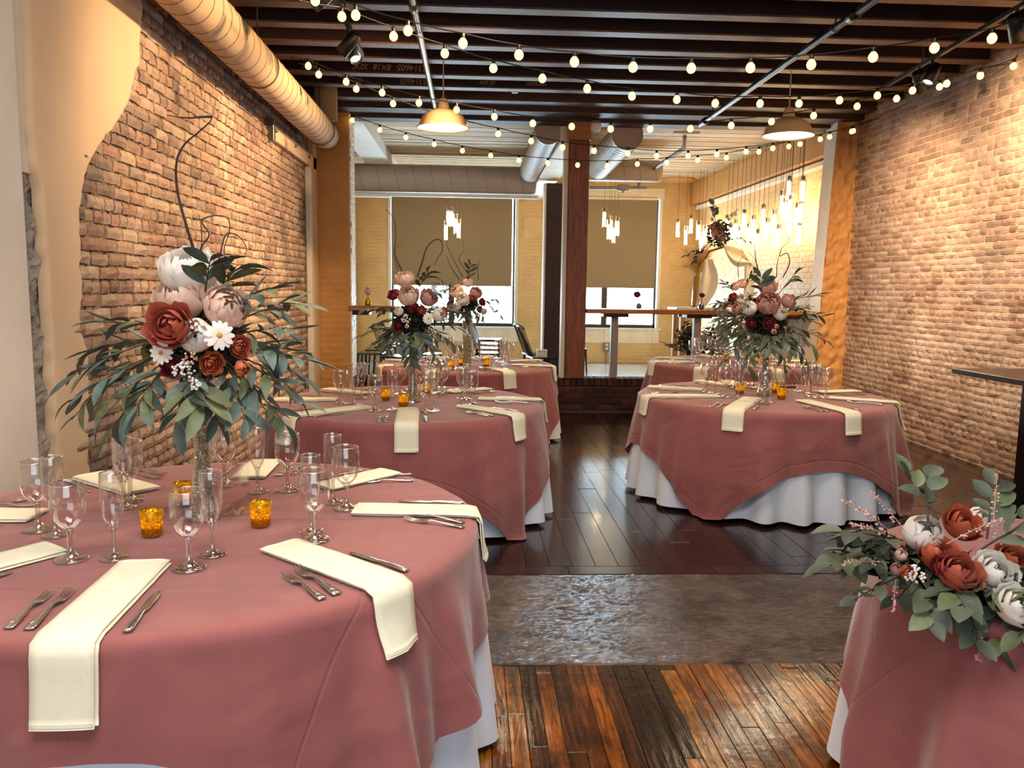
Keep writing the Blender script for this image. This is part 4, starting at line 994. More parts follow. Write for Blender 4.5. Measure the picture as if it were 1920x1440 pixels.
# ------------------------------------------------------------------ flowers
M['bar_top']=simple('bar_top','#2a1a12',.3,.2); M['metal_black2']=simple('black_lacquer','#0c0a0a',.3,.2); M['seat_black']=simple('seat_black','#0d0c0d',.22,.2)
M['amber']=simple('amber_glass','#a8701c',.2,.2,Transmission_Weight=.3); M['pampas']=simple('pampas','#cf9a58',.9,.2); M['gold']=simple('gold','#a87a35',.3,.1,metal=.9); M['ivory']=simple('ivory','#f0e6d2',.8,.04)
def petal_patch(mb,r,th,dth,p0,p1,flare,ruf,rr,nu=6,nv=5,c=(0,0,0)):
    vs=[];uv=[]; ph=rr.uniform(0,6)
    for j in range(nv):
        v=j/(nv-1); wp=(.35+.65*sin(pi*min(1,v*1.05+.08)*.62+.25))*(1-.35*max(0,v-.7)/.3)
        for i in range(nu):
            u=i/(nu-1)*2-1; pol=p0+(p1-p0)*v*(1-.10*u*u); az=th+u*dth*wp
            q=r*(1+flare*v**3+ruf*v*v*sin(u*4+ph)+.04*(1-u*u)*v)
            vs.append((c[0]+q*sin(pol)*cos(az),c[1]+q*sin(pol)*sin(az),c[2]-q*cos(pol))); uv.append((u*.5+.5,v))
    fs=[(j*nu+i,j*nu+i+1,(j+1)*nu+i+1,(j+1)*nu+i) for j in range(nv-1) for i in range(nu-1)]
    mb.add(vs,fs,True); mb.uv=(mb.uv or [])+uv
def bloom(kind,R,mat,seed):
    rr=random.Random(seed); mb=MB(); mb.uv=[]
    if kind=='peony': lay=[(.42,4,.8,2.95,.02,.05),(.56,5,.7,2.8,.03,.06),(.70,6,.62,2.6,.04,.07),(.84,7,.58,2.35,.06,.06),(.96,8,.55,2.05,.08,.06)]
    elif kind=='rose': lay=[(.20,3,1.1,3.0,.0,.02),(.34,3,1.1,2.85,.03,.03),(.48,4,.95,2.65,.06,.03),(.64,4,.95,2.4,.10,.04),(.80,5,.85,2.1,.16,.05),(.92,5,.85,1.75,.22,.06)]
    elif kind=='tulip': lay=[(.35,3,1.2,3.0,.0,.03),(.55,4,1.1,2.95,.0,.03),(.72,5,1.0,2.8,.03,.04),(.86,6,.85,2.55,.05,.05)]
    elif kind=='bud': lay=[(.6,3,1.1,3.0,0,.02),(.8,4,.9,2.7,.05,.04)]
    for q,n,dth,p1,fl_,ruf in lay:
        o=rr.uniform(0,6)
        for k in range(n): petal_patch(mb,R*q,o+2*pi*k/n+rr.uniform(-.1,.1),dth*rr.uniform(.9,1.1),.25,p1*rr.uniform(.94,1.04),fl_,ruf,rr)
    return mb.mesh(kind,mat)
def daisy(R,n,seed,mat):
    rr=random.Random(seed); mb=MB(); mb.uv=[]
    for k in range(n):
        a=2*pi*k/n+rr.uniform(-.1,.1); w=R*.19; up=rr.uniform(.0,.25); vs=[];uv=[]
        for j,(t_,ww) in enumerate(((.12,.5),(.4,.9),(.75,1.),(1.,.45))):
            for s_ in(-1,0,1): 
                x=R*t_; y=w*ww*s_; z=R*(up*t_-.25*t_*t_)+.02*R*(1-s_*s_); vs.append((x*cos(a)-y*sin(a),x*sin(a)+y*cos(a),z)); uv.append((.5,.4+.6*t_))
        mb.add(vs,[(j*3+i,j*3+i+1,(j+1)*3+i+1,(j+1)*3+i) for j in range(3) for i in range(2)],True); mb.uv+=uv
    return mb.mesh('daisy',mat)
def leaf_mesh(L,w,bend,seed,name='leaf',mat='leaf',rnd=1.0):
    mb=MB(); vs=[]; n=6
    for i in range(n):
        t_=i/(n-1); ww=w*(sin(pi*(t_**rnd))**.75) if 0<i<n-1 else w*.04
        for s_ in(-1,0,1): vs.append((L*t_*(1-.15*abs(bend)*t_),ww*s_,-bend*L*t_*t_*.45+ww*.35*abs(s_)))
    mb.add(vs,[(i*3+k,i*3+k+1,(i+1)*3+k+1,(i+1)*3+k) for i in range(n-1) for k in range(2)],True)
    return mb.mesh(name,M[mat])
LEAF=[leaf_mesh(.122,.019,b,i,mat=m) for i,(b,m) in enumerate(((.1,'leaf'),(.5,'leaf'),(.9,'leaf'),(-.4,'leaf'),(.3,'leaf_olive'),(.8,'leaf_olive')))]
EUC=[leaf_mesh(.07,.021,b,i,mat=m,rnd=.8) for i,(b,m) in enumerate(((.2,'leaf_euc'),(.6,'leaf_euc'),(.3,'leaf_olive'),(-.2,'leaf_euc')))]
def frame_q(xd,up):
    x=Vector(xd).normalized(); y=Vector(up).cross(x); y=y.normalized() if y.length>1e-5 else x.orthogonal(); z=x.cross(y)
    return Matrix((x,y,z)).transposed().to_quaternion()
def spray(root,base,d,L,n,rr,leaves,sc=1.0,droop=.5,name='leaf',stem=True):
    """one stem with leaves alternately along it; base and d are local to root"""
    d=Vector(d).normalized(); pts=[]; dirs=[]
    for i in range(9):
        t_=i/8; p=Vector(base)+d*L*t_+Vector((0,0,-droop*L*t_*t_*.5)); pts.append(p)
    if stem: ob('stem',MB().tube(pts,[.0028*sc*(1-.6*i/8)+.0004 for i in range(9)],5),M['stem'],root)
    for k in range(n):
        t_=.25+.75*(k+.5)/n; i=min(7,int(t_*8)); p=pts[i].lerp(pts[i+1],t_*8-i); tg=(pts[i+1]-pts[i]).normalized()
        side=tg.cross(Vector((0,0,1))); side=side.normalized() if side.length>.05 else Vector((1,0,0))
        up_=side.cross(tg)
        ang=rr.uniform(-.7,.7)+(pi if k%2 else 0); out=side*cos(ang)+up_*sin(ang)
        dd=(tg*(.75 if k<n-1 else 1.6)+out*.75+Vector((0,0,rr.uniform(-.25,.1)))).normalized()
        o=link(name,leaves[rr.randrange(len(leaves))],root,p,frame_q(dd,up_+Vector((rr.uniform(-.4,.4),rr.uniform(-.4,.4),.3)))); s_=sc*rr.uniform(.75,1.15); o.scale=(s_,s_,s_)
def core(root,c,R,n,rr,sz,sq=.8):
    mb=MB()
    for k in range(n):
        d=Vector((rr.gauss(0,1),rr.gauss(0,1),rr.gauss(0,1))).normalized(); p=Vector(c)+Vector((d.x*R,d.y*R,d.z*R*sq))*rr.uniform(.35,1)
        u=Vector((rr.gauss(0,1),rr.gauss(0,1),rr.gauss(0,.7))).normalized()*sz; v=u.orthogonal().normalized()*sz*.35
        mb.add([p-u,p+v+d*.004,p+u,p-v],[(0,1,2,3)])
    stuff(ob('filler_greenery',mb,M['foliage_dark'],root))
BC={}
def put_bloom(root,kind,R,matn,p,facing,seed):
    key=(kind,matn,seed%3)
    if key not in BC: BC[key]=daisy(1.0,13,seed,M[matn]) if kind=='daisy' else bloom(kind,1.0,M[matn],seed)
    nm={'tulip':'tulip','bud':'rosebud'}.get(kind,kind)
    R*={'rose':.84,'peony':.95,'daisy':.8}.get(kind,1)
    o=link(nm,BC[key],root,p-Vector(facing).normalized()*R*.15,orient(facing)); o.scale=(R,R,R)
    if kind=='daisy': ob('flower_heart',MB().lathe([(.2,-.02),(.19,.06),(.1,.12),(0,.13)],10),M['p_yellow'],o)
    return o
def berries(root,p,n,R,r,mat,rr,name='filler_blossom'):
    mb=MB()
    for k in range(n):
        d=Vector((rr.gauss(0,1),rr.gauss(0,1),rr.gauss(0,1))).normalized()*R*rr.uniform(.4,1); c=Vector(p)+d
        mb.lathe([(0,-r),(r*.8,-r*.5),(r,0),(r*.7,r*.7),(0,r)],5,c)
    stuff(ob(name,mb,M[mat],root))
def heather(root,p,d,L,rr,mat='filler'):
    mb=MB(); d=Vector(d).normalized(); pts=[Vector(p)+d*L*i/6+Vector((0,0,.1*L*sin(i/6*2))) for i in range(7)]; mb.tube(pts,.0012,4)
    for i in range(46):
        t_=.25+.75*i/46; k=min(5,int(t_*6)); q=pts[k].lerp(pts[k+1],t_*6-k); o=Vector((rr.gauss(0,1),rr.gauss(0,1),rr.gauss(0,1))).normalized()*L*.10*(1.15-t_)
        u=(o.normalized()+d*.8).normalized()*L*.055; v=u.orthogonal().normalized()*L*.024; mb.add([q+o*.4,q+o*.5+u*.5+v,q+o*.5+u,q+o*.5+u*.5-v],[(0,1,2,3)])
    ob('heather_sprig',mb,M[mat],root)
def willow(root,pts,r0,y=None,name='willow_twig'):
    P=[Vector(p) for p in pts]; D=[]
    for i in range(len(P)-1):
        a=P[max(i-1,0)];b=P[i];c=P[i+1];d=P[min(i+2,len(P)-1)]
        for k in range(6):
            t_=k/6; D.append(.5*((2*b)+(c-a)*t_+(2*a-5*b+4*c-d)*t_*t_+(3*b-3*c+d-a)*t_**3))
    D.append(P[-1]); n=len(D); ob(name,MB().tube(D,[r0*(1-.72*i/n) for i in range(n)],6),M['twig'],root)
def vase(p,h,label,straight=False,n=260):
    t=thing('vase',label,'vase',p); rr=random.Random(int(p[0]*100)); k=h/.5
    prof=[(.052,0),(.055,.006),(.048,.03),(.036,.10),(.027,.19),(.025,.26),(.028,.33),(.036,.41),(.050,.48),(.054,.5)] if not straight else [(.038,0),(.042,.006),(.044,.15),(.048,.35),(.054,.5)]
    prof=[(r,z*k) for r,z in prof]
    ob('glass_body',MB().lathe([(0,.001)]+prof,28),M['glass'],t); mb=MB()
    def rad(z):
        for (r0,z0),(r1,z1) in zip(prof,prof[1:]):
            if z<=z1: return r0+(r1-r0)*(z-z0)/(z1-z0+1e-9)
        return prof[-1][0]
    fill=h*(.93 if not straight else .62); z=.008
    while z<fill:
        r=rad(z)-.0085; m=max(5,int(2*pi*r/.0135)); o=rr.uniform(0,6)
        for q in range(m):
            a=o+2*pi*q/m; b=.0072*rr.uniform(.8,1.1); c=(r*cos(a),r*sin(a),z+rr.uniform(-.004,.004))
            mb.lathe([(0,-b),(b*.85,-b*.5),(b,0),(b*.85,b*.5),(0,b)],6,c,smooth=False)
        z+=.0125
    ob('pearl_filling',mb,M['bead'],t)['kind']='stuff'
    ob('inner_core',MB().lathe([(0,.006)]+[(max(.004,rad(q*fill/12)-.014),q*fill/12) for q in range(1,13)]+[(0,fill)],14),M['bead'],t)
    return t
# centrepiece on the nearest table: blooms placed as in the photograph
def arrangement(label,c,R,ylist,seed,nspray,nleaf,tw,top,leafs=1.0,sprayL=(.26,.42),corn=900,neck=None,grp='tall floral centrepieces'):
    rr=random.Random(seed); c=Vector(c); root=thing('floral_centrepiece',label,'flower arrangement',c,None,grp)
    core(root,(0,.03,-.02),R*.52,corn,rr,.034*leafs,.85)
    for kind,mt,px,py,rad,dy in ylist:
        p=at_y(px,py,c.y-dy)-c; f=Vector((p.x*.9,-max(.12,dy*1.1),p.z*.8+.05)); put_bloom(root,kind,rad,mt,p,f,seed+int(px))
    for k in range(nspray):
        a=2*pi*k/nspray+rr.uniform(-.25,.25); el=rr.choice((-.35,-.15,.05,.25,.5))
        d=Vector((cos(a)*cos(el),sin(a)*cos(el),sin(el))); L=rr.uniform(*sprayL)*R/.34
        if d.y<-.35 and el>-.3: el=-.5; d=Vector((cos(a)*cos(el),sin(a)*cos(el),sin(el))); L*=.8
        L*=.72
        spray(root,d*R*.42+Vector((0,0,-.10*R)),d,L,nleaf,rr,LEAF,leafs*rr.uniform(.85,1.1),rr.uniform(.35,.8))
    for pts,r0 in tw: willow(root,[at_y(px,py,c.y-dy)-c for px,py,dy in pts],r0)
    ob('stem_bundle',MB().tube([(0,0,-R*.3),neck or (0,0,-R*1.05)],[.03,.018],10),M['foliage_dark'],root)
    return root,rr
pA=Zt(382,972); vase((pA.x,pA.y,TZ),.50,'tall clear vase of pearl beads on the nearest left table')
cA=(pA.x-.005,pA.y,1.40)
rA,ra=arrangement('large floral centrepiece of peonies and long leaves on the nearest left table',cA,.30,[
 ('peony','p_white',352,498,.098,.03),('peony','p_blush',335,552,.086,.08),('rose','p_rust',315,608,.082,.26),('peony','p_blush',427,572,.074,.16),('tulip','p_white',366,628,.062,.2),
 ('daisy','p_white',412,628,.058,.24),('daisy','p_white',300,662,.045,.26),('rose','p_rust',452,650,.04,.18),('rose','p_orange',398,682,.042,.2),('rose','p_burg',318,690,.035,.22),('bud','p_orange',455,690,.03,.2),('peony','p_white',395,540,.05,.0)],
 11,20,7,[([(368,520,.02),(366,480,.02),(350,425,.03),(333,360,.03),(331,305,.04),(345,272,.04),(372,248,.05),(392,230,.05),(398,219,.05)],.0062),([(398,219,.05),(380,219,.05),(350,221,.06),(313,216,.06)],.0045),
 ([(372,520,0),(375,470,0),(392,440,0),(378,415,0),(398,405,.02),(425,408,.02),(431,430,.02),(420,470,.02),(428,505,.02)],.0032),([(400,530,0),(412,480,0),(424,440,0),(446,442,0),(461,462,0),(460,480,0)],.003),([(376,520,.02),(378,440,.03),(372,400,.03)],.0024)],None,1.0,(.30,.46),1100)
for px,py,dx,dz,L in ((270,640,-1,-.25,.34),(250,690,-1,-.4,.34),(300,725,-.8,-.7,.3),(290,620,-1,.35,.26),(480,640,1,.35,.3),(500,680,1,.1,.32),(490,700,1,-.35,.36),(470,720,.8,-.55,.34),(425,525,.6,1,.2),(398,500,.3,1,.2),(440,560,.9,.6,.28),(350,730,-.2,-1,.2),(400,735,.3,-1,.2)):
    p=at_y(px,py,cA[1]-.12)-Vector(cA); spray(rA,p*.55,(dx,-.35+ra.uniform(-.2,.2),dz),L*.86,8,ra,LEAF,1.0,.35)
berries(rA,at_y(345,693,cA[1]-.25)-Vector(cA),40,.035,.0045,'filler_white',ra); berries(rA,at_y(366,722,cA[1]-.24)-Vector(cA),26,.022,.0045,'filler_white',ra); berries(rA,at_y(355,672,cA[1]-.25)-Vector(cA),30,.025,.004,'filler',ra)
pC=Zt(774,753); vase((pC.x,pC.y,TZ),.46,'tall clear vase of pearl beads on the middle left table'); cC=(pC.x-.01,pC.y,1.36)
rC,rc=arrangement('dense floral centrepiece of peonies and dark leaves on the middle left table',cC,.25,[
 ('peony','p_blush',765,552,.078,.18),('peony','p_blush',758,520,.066,.06),('rose','p_burg',737,551,.048,.16),('peony','p_mauve',805,556,.066,.1),('rose','p_burg',772,573,.05,.19),('rose','p_rust',792,581,.036,.2),('bud','p_white',747,583,.04,.2),('daisy','p_white',804,597,.05,.24),('tulip','p_white',824,590,.055,.18),('rose','p_rust',835,584,.036,.12),('rose','p_burg',745,612,.034,.2),('bud','p_blush',763,612,.018,.26)],
 21,20,7,[([(760,520,.0),(745,490,0),(740,470,0),(742,445,0),(738,410,0),(722,392,0)],.0055),([(782,520,0),(792,490,0),(800,465,0),(815,450,0),(827,452,0),(829,470,0),(820,485,0),(814,498,0)],.0055),([(748,510,.02),(738,480,.02),(742,465,.02),(756,458,.02)],.003)],None,.9,(.26,.40),900)

for px,py,dx,dz,L in ((725,585,-1,.3,.26),(735,625,-1,-.1,.26),(730,640,-.9,-.4,.24),(815,635,1,-.3,.28),(800,650,.7,-.8,.22),(790,520,.4,1,.22),(815,545,.8,.7,.22),(770,655,0,-1,.18)):
    p=at_y(px,py,cC[1]-.12)-Vector(cC); spray(rC,p*.55,(dx,-.3,dz),L,7,rc,LEAF,.9,.35)
berries(rC,at_y(760,598,cC[1]-.24)-Vector(cC),40,.04,.0045,'filler_white',rc)
pB=Zt(1432,741); vase((pB.x,pB.y,TZ),.46,'tall clear vase of pearl beads on the middle right table'); cB=(pB.x,pB.y,1.36)
rB,rb=arrangement('wide floral centrepiece of a striped peony and dark leaves on the middle right table',cB,.29,[
 ('peony','p_mauve',1441,566,.092,.22),('peony','p_mauve',1440,535,.075,.05),('tulip','p_white',1405,577,.062,.22),('rose','p_burg',1420,566,.05,.16),('tulip','p_white',1464,587,.06,.2),('peony','p_mauve',1480,563,.06,.08),('rose','p_burg',1407,608,.045,.24),('rose','p_burg',1442,607,.05,.25),('rose','p_mauve',1380,578,.05,.14),('bud','p_mauve',1451,622,.026,.27),('bud','p_mauve',1456,612,.022,.27),('rose','p_burg',1372,558,.04,.1)],
 31,22,7,[([(1425,520,0),(1420,500,0),(1416,470,0),(1425,420,0),(1438,395,0)],.0045),([(1468,520,0),(1480,495,0),(1476,475,0),(1462,480,.0),(1466,465,0),(1480,450,0),(1470,430,0)],.0045),([(1456,520,0),(1458,490,0),(1466,465,0)],.0035)],None,1.0,(.28,.44),1000)
for px,py,dx,dz,L in ((1370,600,-1,-.3,.3),(1375,640,-.8,-.8,.26),(1490,590,1,.2,.3),(1495,620,1,-.2,.32),(1485,650,.8,-.7,.3),(1400,640,-.3,-1,.3),(1470,525,.5,1,.26),(1495,550,.9,.5,.26),(1420,525,-.2,1,.2),(1460,660,.4,-1,.24)):
    p=at_y(px,py,cB[1]-.12)-Vector(cB); spray(rB,p*.55,(dx,-.3,dz),L,7,rb,LEAF,1.0,.35)
pD=Zt(876,690); vase((pD.x,pD.y,TZ),.52,'straight clear vase half filled with gold beads on the farthest left table',True); cD=(pD.x,pD.y,1.42)
rD,rd=arrangement('pale floral centrepiece of white and blush blooms on the farthest left table',cD,.22,[
 ('tulip','p_white',868,560,.075,.18),('tulip','p_white',856,574,.05,.18),('peony','p_blush',856,545,.07,.12),('peony','p_mauve',893,548,.065,.12),('peony','p_blush',877,528,.05,.04),('rose','p_orange',886,558,.036,.18),('rose','p_burg',905,566,.045,.1),('rose','p_rust',900,580,.04,.12),('bud','p_white',908,584,.04,.1)],
 41,16,6,[([(862,525,0),(845,500,0),(838,480,0)],.005),([(868,520,0),(852,490,0),(840,465,0),(838,450,0)],.004),([(882,520,0),(868,500,0),(860,485,0),(870,470,0),(868,450,0)],.004),([(897,525,0),(896,500,0),(900,488,0)],.004)],None,.8,(.24,.36),600)
for px,py,dx,dz,L in ((905,590,1,-.15,.34),(915,575,1,.5,.24),(845,590,-1,-.2,.26),(842,535,-.9,.6,.2),(878,515,.1,1,.26)):
    p=at_y(px,py,cD[1]-.1)-Vector(cD); spray(rD,p*.55,(dx,-.3,dz),L,7,rd,LEAF,.8,.25)
pE=Zt(1392,688); vase((pE.x,pE.y,TZ),.50,'tall clear vase of pearl beads on the farthest right table'); cE=(pE.x,pE.y,1.42)
rE,re_=arrangement('floral centrepiece of blush roses, partly hidden, on the farthest right table',cE,.27,[
 ('rose','p_blush',1392,529,.07,.08),('rose','p_blush',1378,535,.06,.1),('rose','p_rust',1374,556,.05,.16),('rose','p_mauve',1362,574,.06,.14),('tulip','p_white',1366,584,.05,.18),('peony','p_white',1392,560,.06,.2),('rose','p_blush',1352,590,.05,.1),('bud','p_white',1390,605,.05,.2)],
 51,18,6,[([(1420,530,0),(1421,500,0),(1410,480,0),(1399,470,0)],.004),([(1385,520,0),(1384,495,0),(1394,480,0)],.004)],None,.95,(.3,.44),700)
for px,py,dx,dz,L in ((1395,520,.3,1,.24),(1360,600,-1,-.3,.3),(1350,580,-1,.1,.24),(1365,625,-.7,-.8,.3),(1362,535,-.7,.8,.2)):
    p=at_y(px,py,cE[1]-.1)-Vector(cE); spray(rE,p*.55,(dx,-.3,dz),L,7,re_,LEAF,.9,.35)
# low spray of roses on the small corner table
cF=Vector((1.24,1.98,.80)); rF=thing('floral_spray','low spray of rust and white roses with eucalyptus on the small corner table','flower arrangement',cF); rf=random.Random(61)
for q in range(7): core(rF,(-.15+.065*q,.11-.045*q,.055-.008*q),.085,190,rf,.04,.6)
def atF(px,py,dy=0): return at_y(px,py,cF.y-dy)-cF
for kind,mt,px,py,r_,dy in (('rose','p_orange',1808,978,.060,-.10),('tulip','p_white',1733,998,.058,-.02),('tulip','p_white',1836,972,.04,-.14),('rose','p_orange',1762,1033,.060,.04),('rose','p_rust',1803,1068,.064,.12),('rose','p_white',1872,1070,.068,.10),('rose','p_orange',1906,1050,.062,.0),('rose','p_white',1912,1132,.062,.2),('bud','p_blush',1690,1039,.019,.06),('bud','p_orange',1704,1073,.026,.1),('bud','p_mauve',1682,1066,.02,.08),('bud','p_orange',1686,1020,.02,.02),('rose','p_burg',1770,1062,.035,.1),('rose','p_orange',1960,1080,.06,.05),('rose','p_white',1975,1020,.06,-.05)):
    p=atF(px,py,dy); put_bloom(rF,kind,r_,mt,p,(p.x*.5,-.5,.65),int(px))
for px,py,dx,dy_,dz,L,n in ((1680,1010,-1,-.1,.25,.16,5),(1660,1040,-1,-.2,.0,.16,5),(1690,1080,-1,-.4,-.15,.16,5),(1740,1085,-.3,-.7,-.4,.13,6),(1780,1100,.0,-.8,-.5,.15,6),(1820,1110,.1,-.8,-.6,.15,6),(1850,1120,.2,-.8,-.7,.16,6),(1890,1130,.3,-.8,-.8,.18,6),(1905,1150,.2,-.6,-1,.2,5),(1850,1010,.3,.4,.7,.18,6),(1880,1010,.8,.2,.5,.2,6),(1760,975,-.3,.5,.7,.16,5),(1740,975,.3,.6,.6,.16,5),(1840,1030,.5,-.3,.6,.16,5),(1700,1030,-.6,-.4,.4,.14,5),(1770,1085,-.2,-.8,.0,.16,5),(1840,1090,.1,-.9,0,.16,5),(1930,1060,.8,.1,.4,.2,6)):
    spray(rF,atF(px,py,.06),(dx,dy_,dz),L,n,rf,EUC,rf.uniform(.9,1.15),.2)
for px,py,dx,dy_,dz,L in ((1680,1005,-.9,.0,.5,.16),(1690,1015,-1,-.1,.25,.15),(1700,1000,-.6,.1,.6,.13),(1775,1020,.5,-.2,.3,.13),(1835,1120,-.25,-.5,-1,.17),(1860,1120,.25,-.5,-1,.14),(1862,985,.2,.3,1,.12),(1680,1085,-.3,-.5,-.6,.10),(1668,1055,-1,-.2,-.05,.14)):
    heather(rF,atF(px,py,.10),(dx,dy_,dz),L,rf)
berries(rF,atF(1720,1078,.13),30,.03,.004,'filler_white',rf); berries(rF,atF(1880,1000,-.05),30,.03,.004,'filler_white',rf)
for q in range(34):
    u=q/33; a=rf.uniform(-2.9,-.2); b=Vector((-.17+.42*u,.10-.28*u+rf.uniform(-.05,.05),.05-.04*u+rf.uniform(-.02,.03)))
    spray(rF,b,(cos(a)*.8,sin(a)*.8,rf.uniform(-.25,.45)),rf.uniform(.10,.16),5,rf,EUC,rf.uniform(.85,1.1),.3)
# ------------------------------------------------------------------ bar on the right
br=thing('bar_table','black bar counter standing by the right brick wall','bar',(3.95,4.7,0))
ob('bar_top',MB().box((-.74,-.95,1.035),(.69,.49,1.07),.004),M['bar_top'],br)
ob('side_panel',MB().box((-.29,-.85,0),(-.22,.42,1.035),.003),M['metal_black2'],br); ob('front_panel',MB().box((-.22,.36,0),(.66,.42,1.035),.003),M['metal_black2'],br)
ob('shelf',MB().box((-.22,-.8,.5),(.66,.36,.53),.003),M['metal_black2'],br)
# ------------------------------------------------------------------ spindle back chairs in the far room
def chair_proto(label):
    t=thing('spindle_chair',label,'chair'); m=M['metal_black2']
    ob('seat',MB().box((-.22,-.21,.445),(.22,.22,.475),.012),M['seat_black'],t)
    for x,y in ((-.19,-.18),(.19,-.18),(-.17,.18),(.17,.18)): ob('leg',MB().tube([(x*1.12,y*1.15,0),(x,y,.445)],[.014,.02],8),m,t)
    ob('stretcher',MB().tube([(-.195,-.19,.2),(.195,-.19,.2)],.011,6).tube([(-.19,.18,.2),(.19,.18,.2)],.011,6),m,t)
    ob('top_rail',MB().tube([(-.21,.37,.93),(-.1,.40,.955),(.1,.40,.955),(.21,.37,.93)],.017,8),m,t)
    for k in range(8):
        u=(k-3.5)/3.5; ob('spindle',MB().tube([(u*.185,.19,.475),(u*.20,.40-.03*u*u,.945)],.0062,6),m,t)
    return t
CH=[(-1.66,13.2,.0,-1.6,'black spindle chair nearest the left pier in the far room'),(-1.62,13.9,.0,-1.6,'second black spindle chair of the row by the far left wall'),(-1.58,14.6,0,-1.5,'third black spindle chair of the row by the far left wall'),(-1.54,15.3,0,-1.55,'last black spindle chair of the row by the far left wall'),
(-1.15,12.6,0,1.2,'black spindle chair behind the middle left centrepiece'),(-.75,13.1,0,1.3,'black spindle chair just right of the middle left centrepiece'),(-.35,12.2,0,1.25,'black spindle chair behind the farthest left vase'),
(.28,13.4,0,1.45,'bottom chair of the stack below the left far window'),(.28,13.42,.075,1.45,'second chair up in the stack below the left far window'),(.28,13.44,.15,1.45,'third chair up in the stack below the left far window'),(.28,13.46,.225,1.45,'top chair of the stack below the left far window'),
(1.12,12.7,0,1.75,'black spindle chair in front of the dark post'),(1.10,13.35,.0,1.85,'black spindle chair just left of the dark post'),(1.85,14.6,0,1.7,'black spindle chair seen between post and column')]
P0=chair_proto(CH[0][4]); index_kids(P0)
for i,(x,y,z,rz,lb) in enumerate(CH):
    o=P0 if i==0 else copytree(P0); o.location=(x,y,z+.001); o.rotation_euler=(0,0,rz); o['label']=lb; o['group']='spindle chairs in the far room'
bx=thing('gift_box','small white box resting on the chair before the dark post','box',(1.1,12.62,.476)); ob('box_body',MB().box((-.08,-.06,0),(.08,.06,.11),.004),M['paint_white'],bx); ob('lid',MB().box((-.084,-.064,.085),(.084,.064,.115),.003),M['white_paint'],bx)
# ------------------------------------------------------------------ bud vases on the counter
def budvase(px,py,y,label,mt,kind='rose',r=.04,amber=False,hh=.1,lean=0):
    p=at_y(px,py,y); t=thing('bud_vase',label,'vase',(p.x,y,1.3125))
    ob('glass_body',MB().lathe([(0,.002),(.035,.002),(.04,.02),(.04,hh*.6),(.022,hh*.8),(.026,hh)],20),M['votive'] if amber else M['glass'],t)
    ob('stem',MB().tube([(0,0,.01),(lean*.5,0,hh+.03),(lean,0,hh+.08)],.005,6),M['stem'],t); ob('greenery',MB().lathe([(0,.006),(.03,.01),(.034,hh*.5),(.015,hh*.75),(0,hh*.8)],12),M['foliage_dark'],t); f=put_bloom(t,kind,r,mt,Vector((lean,-.01,hh+.09)),(lean*4,-.6,.7),int(px))
    for k in(-1,1): link('leaf',LEAF[k],t,(lean*.6,0,hh+.03),frame_q((k,-.2,.4),(0,0,1))).scale=(.6,.6,.6)
    return t
budvase(1198,578,10.0,'small bud vase with one burgundy rose on the long bar counter','p_burg',lean=-.03,r=.05)
budvase(1315,579,10.05,'small bud vase with a red rose near the middle of the long counter','p_burg',r=.04)
budvase(1484,580,10.05,'small bud vase with a pale rose at the right end of the counter','p_orange',r=.035)
budvase(690,576,10.0,'amber bud vase with a blush rose on the short bar counter','p_blush',kind='bud',r=.055,amber=True)
# ------------------------------------------------------------------ head table, arch and pampas in the far room
ht=thing('head_table','tall white topped table beyond the counter in the far room','table',(3.85,12.9,0))
ob('tabletop',MB().box((-.62,-.3,1.24),(.66,.3,1.285),.006),M['white_paint'],ht); ob('apron',MB().box((-.58,-.28,1.14),(.62,-.24,1.24)),M['post_dark'],ht)
for x,y in ((-.5,-.23),(.58,-.23),(-.5,.23),(.58,.23)): ob('leg',MB().box((x-.04,y-.04,0),(x+.04,y+.04,1.24)),M['paint_pier'],ht)
pv=at_y(1305,567,12.9); pt=thing('pampas_vase','tall amber vase of dried pampas on the head table','vase',(pv.x,12.9,1.2855))
ob('glass_body',MB().lathe([(0,0),(.06,0),(.07,.05),(.065,.4),(.055,.5)],18),M['amber'],pt); mbp=MB(); rr=random.Random(77)
for k in range(240):
    a=rr.uniform(0,6.3); s_=rr.uniform(.05,.3); b=Vector((0,0,.5)); e=Vector((cos(a)*s_,sin(a)*s_,rr.uniform(.6,1.0))); mbp.tube([b,b.lerp(e,.6)+Vector((0,0,.08)),e],.004,3,False)
stuff(ob('pampas',mbp,M['pampas'],pt))
ar=thing('wedding_arch','gold arch stand draped with ivory fabric and a floral swag','arch',(3.55,12.2,0)); 
A0=at_y(1306,570,12.2);A1=at_y(1395,570,12.2)
xs=[A0.x-3.55,A1.x-3.55]
zt=at_y(1350,462,12.2).z
ob('frame',MB().tube([(xs[0],0,0),(xs[0]+.02,0,zt-.35),(xs[0]+.16,0,zt-.08),(xs[0]+.4,0,zt),(xs[1]-.06,0,zt-.06),(xs[1],0,zt-.2),(xs[1],0,0)],.02,8),M['gold'],ar); ob('foot',MB().tube([(xs[0],-.3,.02),(xs[0],.3,.02)],.02,6),M['gold'],ar); ob('foot',MB().tube([(xs[1],-.3,.02),(xs[1],.3,.02)],.02,6),M['gold'],ar)
def drape(u,v):
    x=xs[0]+.33+u*(xs[1]-xs[0]-.26); z=zt+.05-.10*sin(u*pi*.5)-.24*u**4-(.26*sin(pi*min(1,u*1.05))**.8)*v; return (x,-.05-.05*sin(v*9+u*3)-.03*v,z)
ob('drape',MB().grid(drape,18,12),M['ivory'],ar)
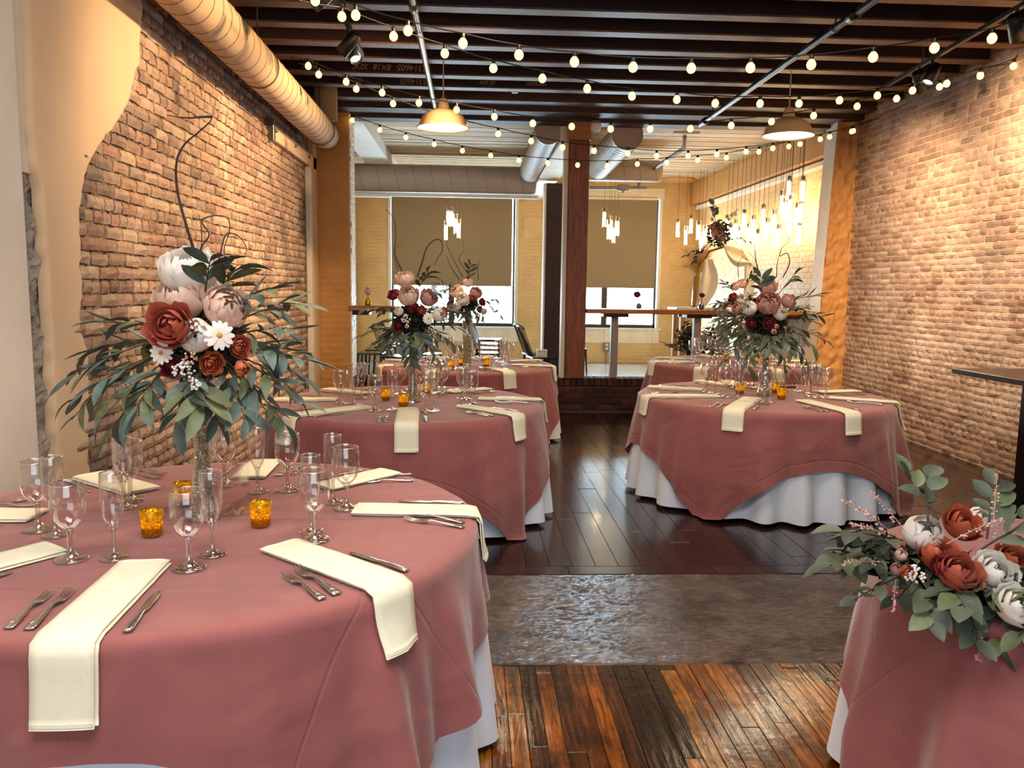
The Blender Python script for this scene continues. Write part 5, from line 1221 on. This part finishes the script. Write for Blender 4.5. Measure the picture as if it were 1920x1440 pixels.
def tail(u,v): return (xs[0]-.02+.22*u*(.5+sin(pi*min(1,v))*.7)+.10*(1-v),-.04-.04*sin(u*8),zt-.20-.75*v)
ob('drape',MB().grid(tail,8,14),M['ivory'],ar)
def tail2(u,v): return (xs[1]-.02+.16*u*(1-.3*v),-.04-.03*sin(u*8),zt-.22-1.3*v)
ob('drape',MB().grid(tail2,8,14),M['ivory'],ar)
sw=at_y(1350,436,12.1)-Vector((3.55,12.2,0)); rs=random.Random(81); core(ar,(sw.x,-.1,sw.z-.02),.2,260,rs,.055,1.1)
for kind,mt,px,py,r_ in (('peony','p_mauve',1346,434,.11),('rose','p_mauve',1340,425,.08),('rose','p_blush',1352,445,.08)):
    q=at_y(px,py,12.02)-Vector((3.55,12.2,0)); put_bloom(ar,kind,r_,mt,q,(0,-1,.2),int(px))
for dx,dz,px,py in ((-.7,-.7,1330,455),(-1,-.3,1325,462),(.5,.8,1358,425),(-.2,1,1342,420),(.9,-.2,1365,440)):
    q=at_y(px,py,12.05)-Vector((3.55,12.2,0)); spray(ar,q*1.0,(dx,-.2,dz),.35,7,rs,EUC,1.6,.3)
# greenery standing below the counter
for px,py,lb,wh in ((1292,632,'dark eucalyptus bunch standing below the counter post',0),(1335,640,'white and green floor bouquet behind the farthest right table',1)):
    g=at_y(px,py,10.9); t=thing('floor_bouquet',lb,'flower arrangement',(g.x,10.9,0)); rg=random.Random(px); ob('pot',MB().lathe([(0,0),(.1,0),(.13,.3),(.12,.3),(.1,.05)],18),M['white_paint'],t)
    core(t,(0,0,g.z),.2,200,rg,.05,1.1)
    for k in range(10): a=k*.63; spray(t,(0,0,g.z-.25),(cos(a)*.8,sin(a)*.8,.5),.42,7,rg,EUC,1.2,.3)
    ob('stem_bundle',MB().tube([(0,0,.1),(0,0,g.z)],.03,8),M['stem'],t)
    if wh:
        for k in range(5): put_bloom(t,'peony',.09,'p_white',Vector((rg.uniform(-.2,.2),-.2,g.z+rg.uniform(-.15,.2))),(0,-1,.3),k)
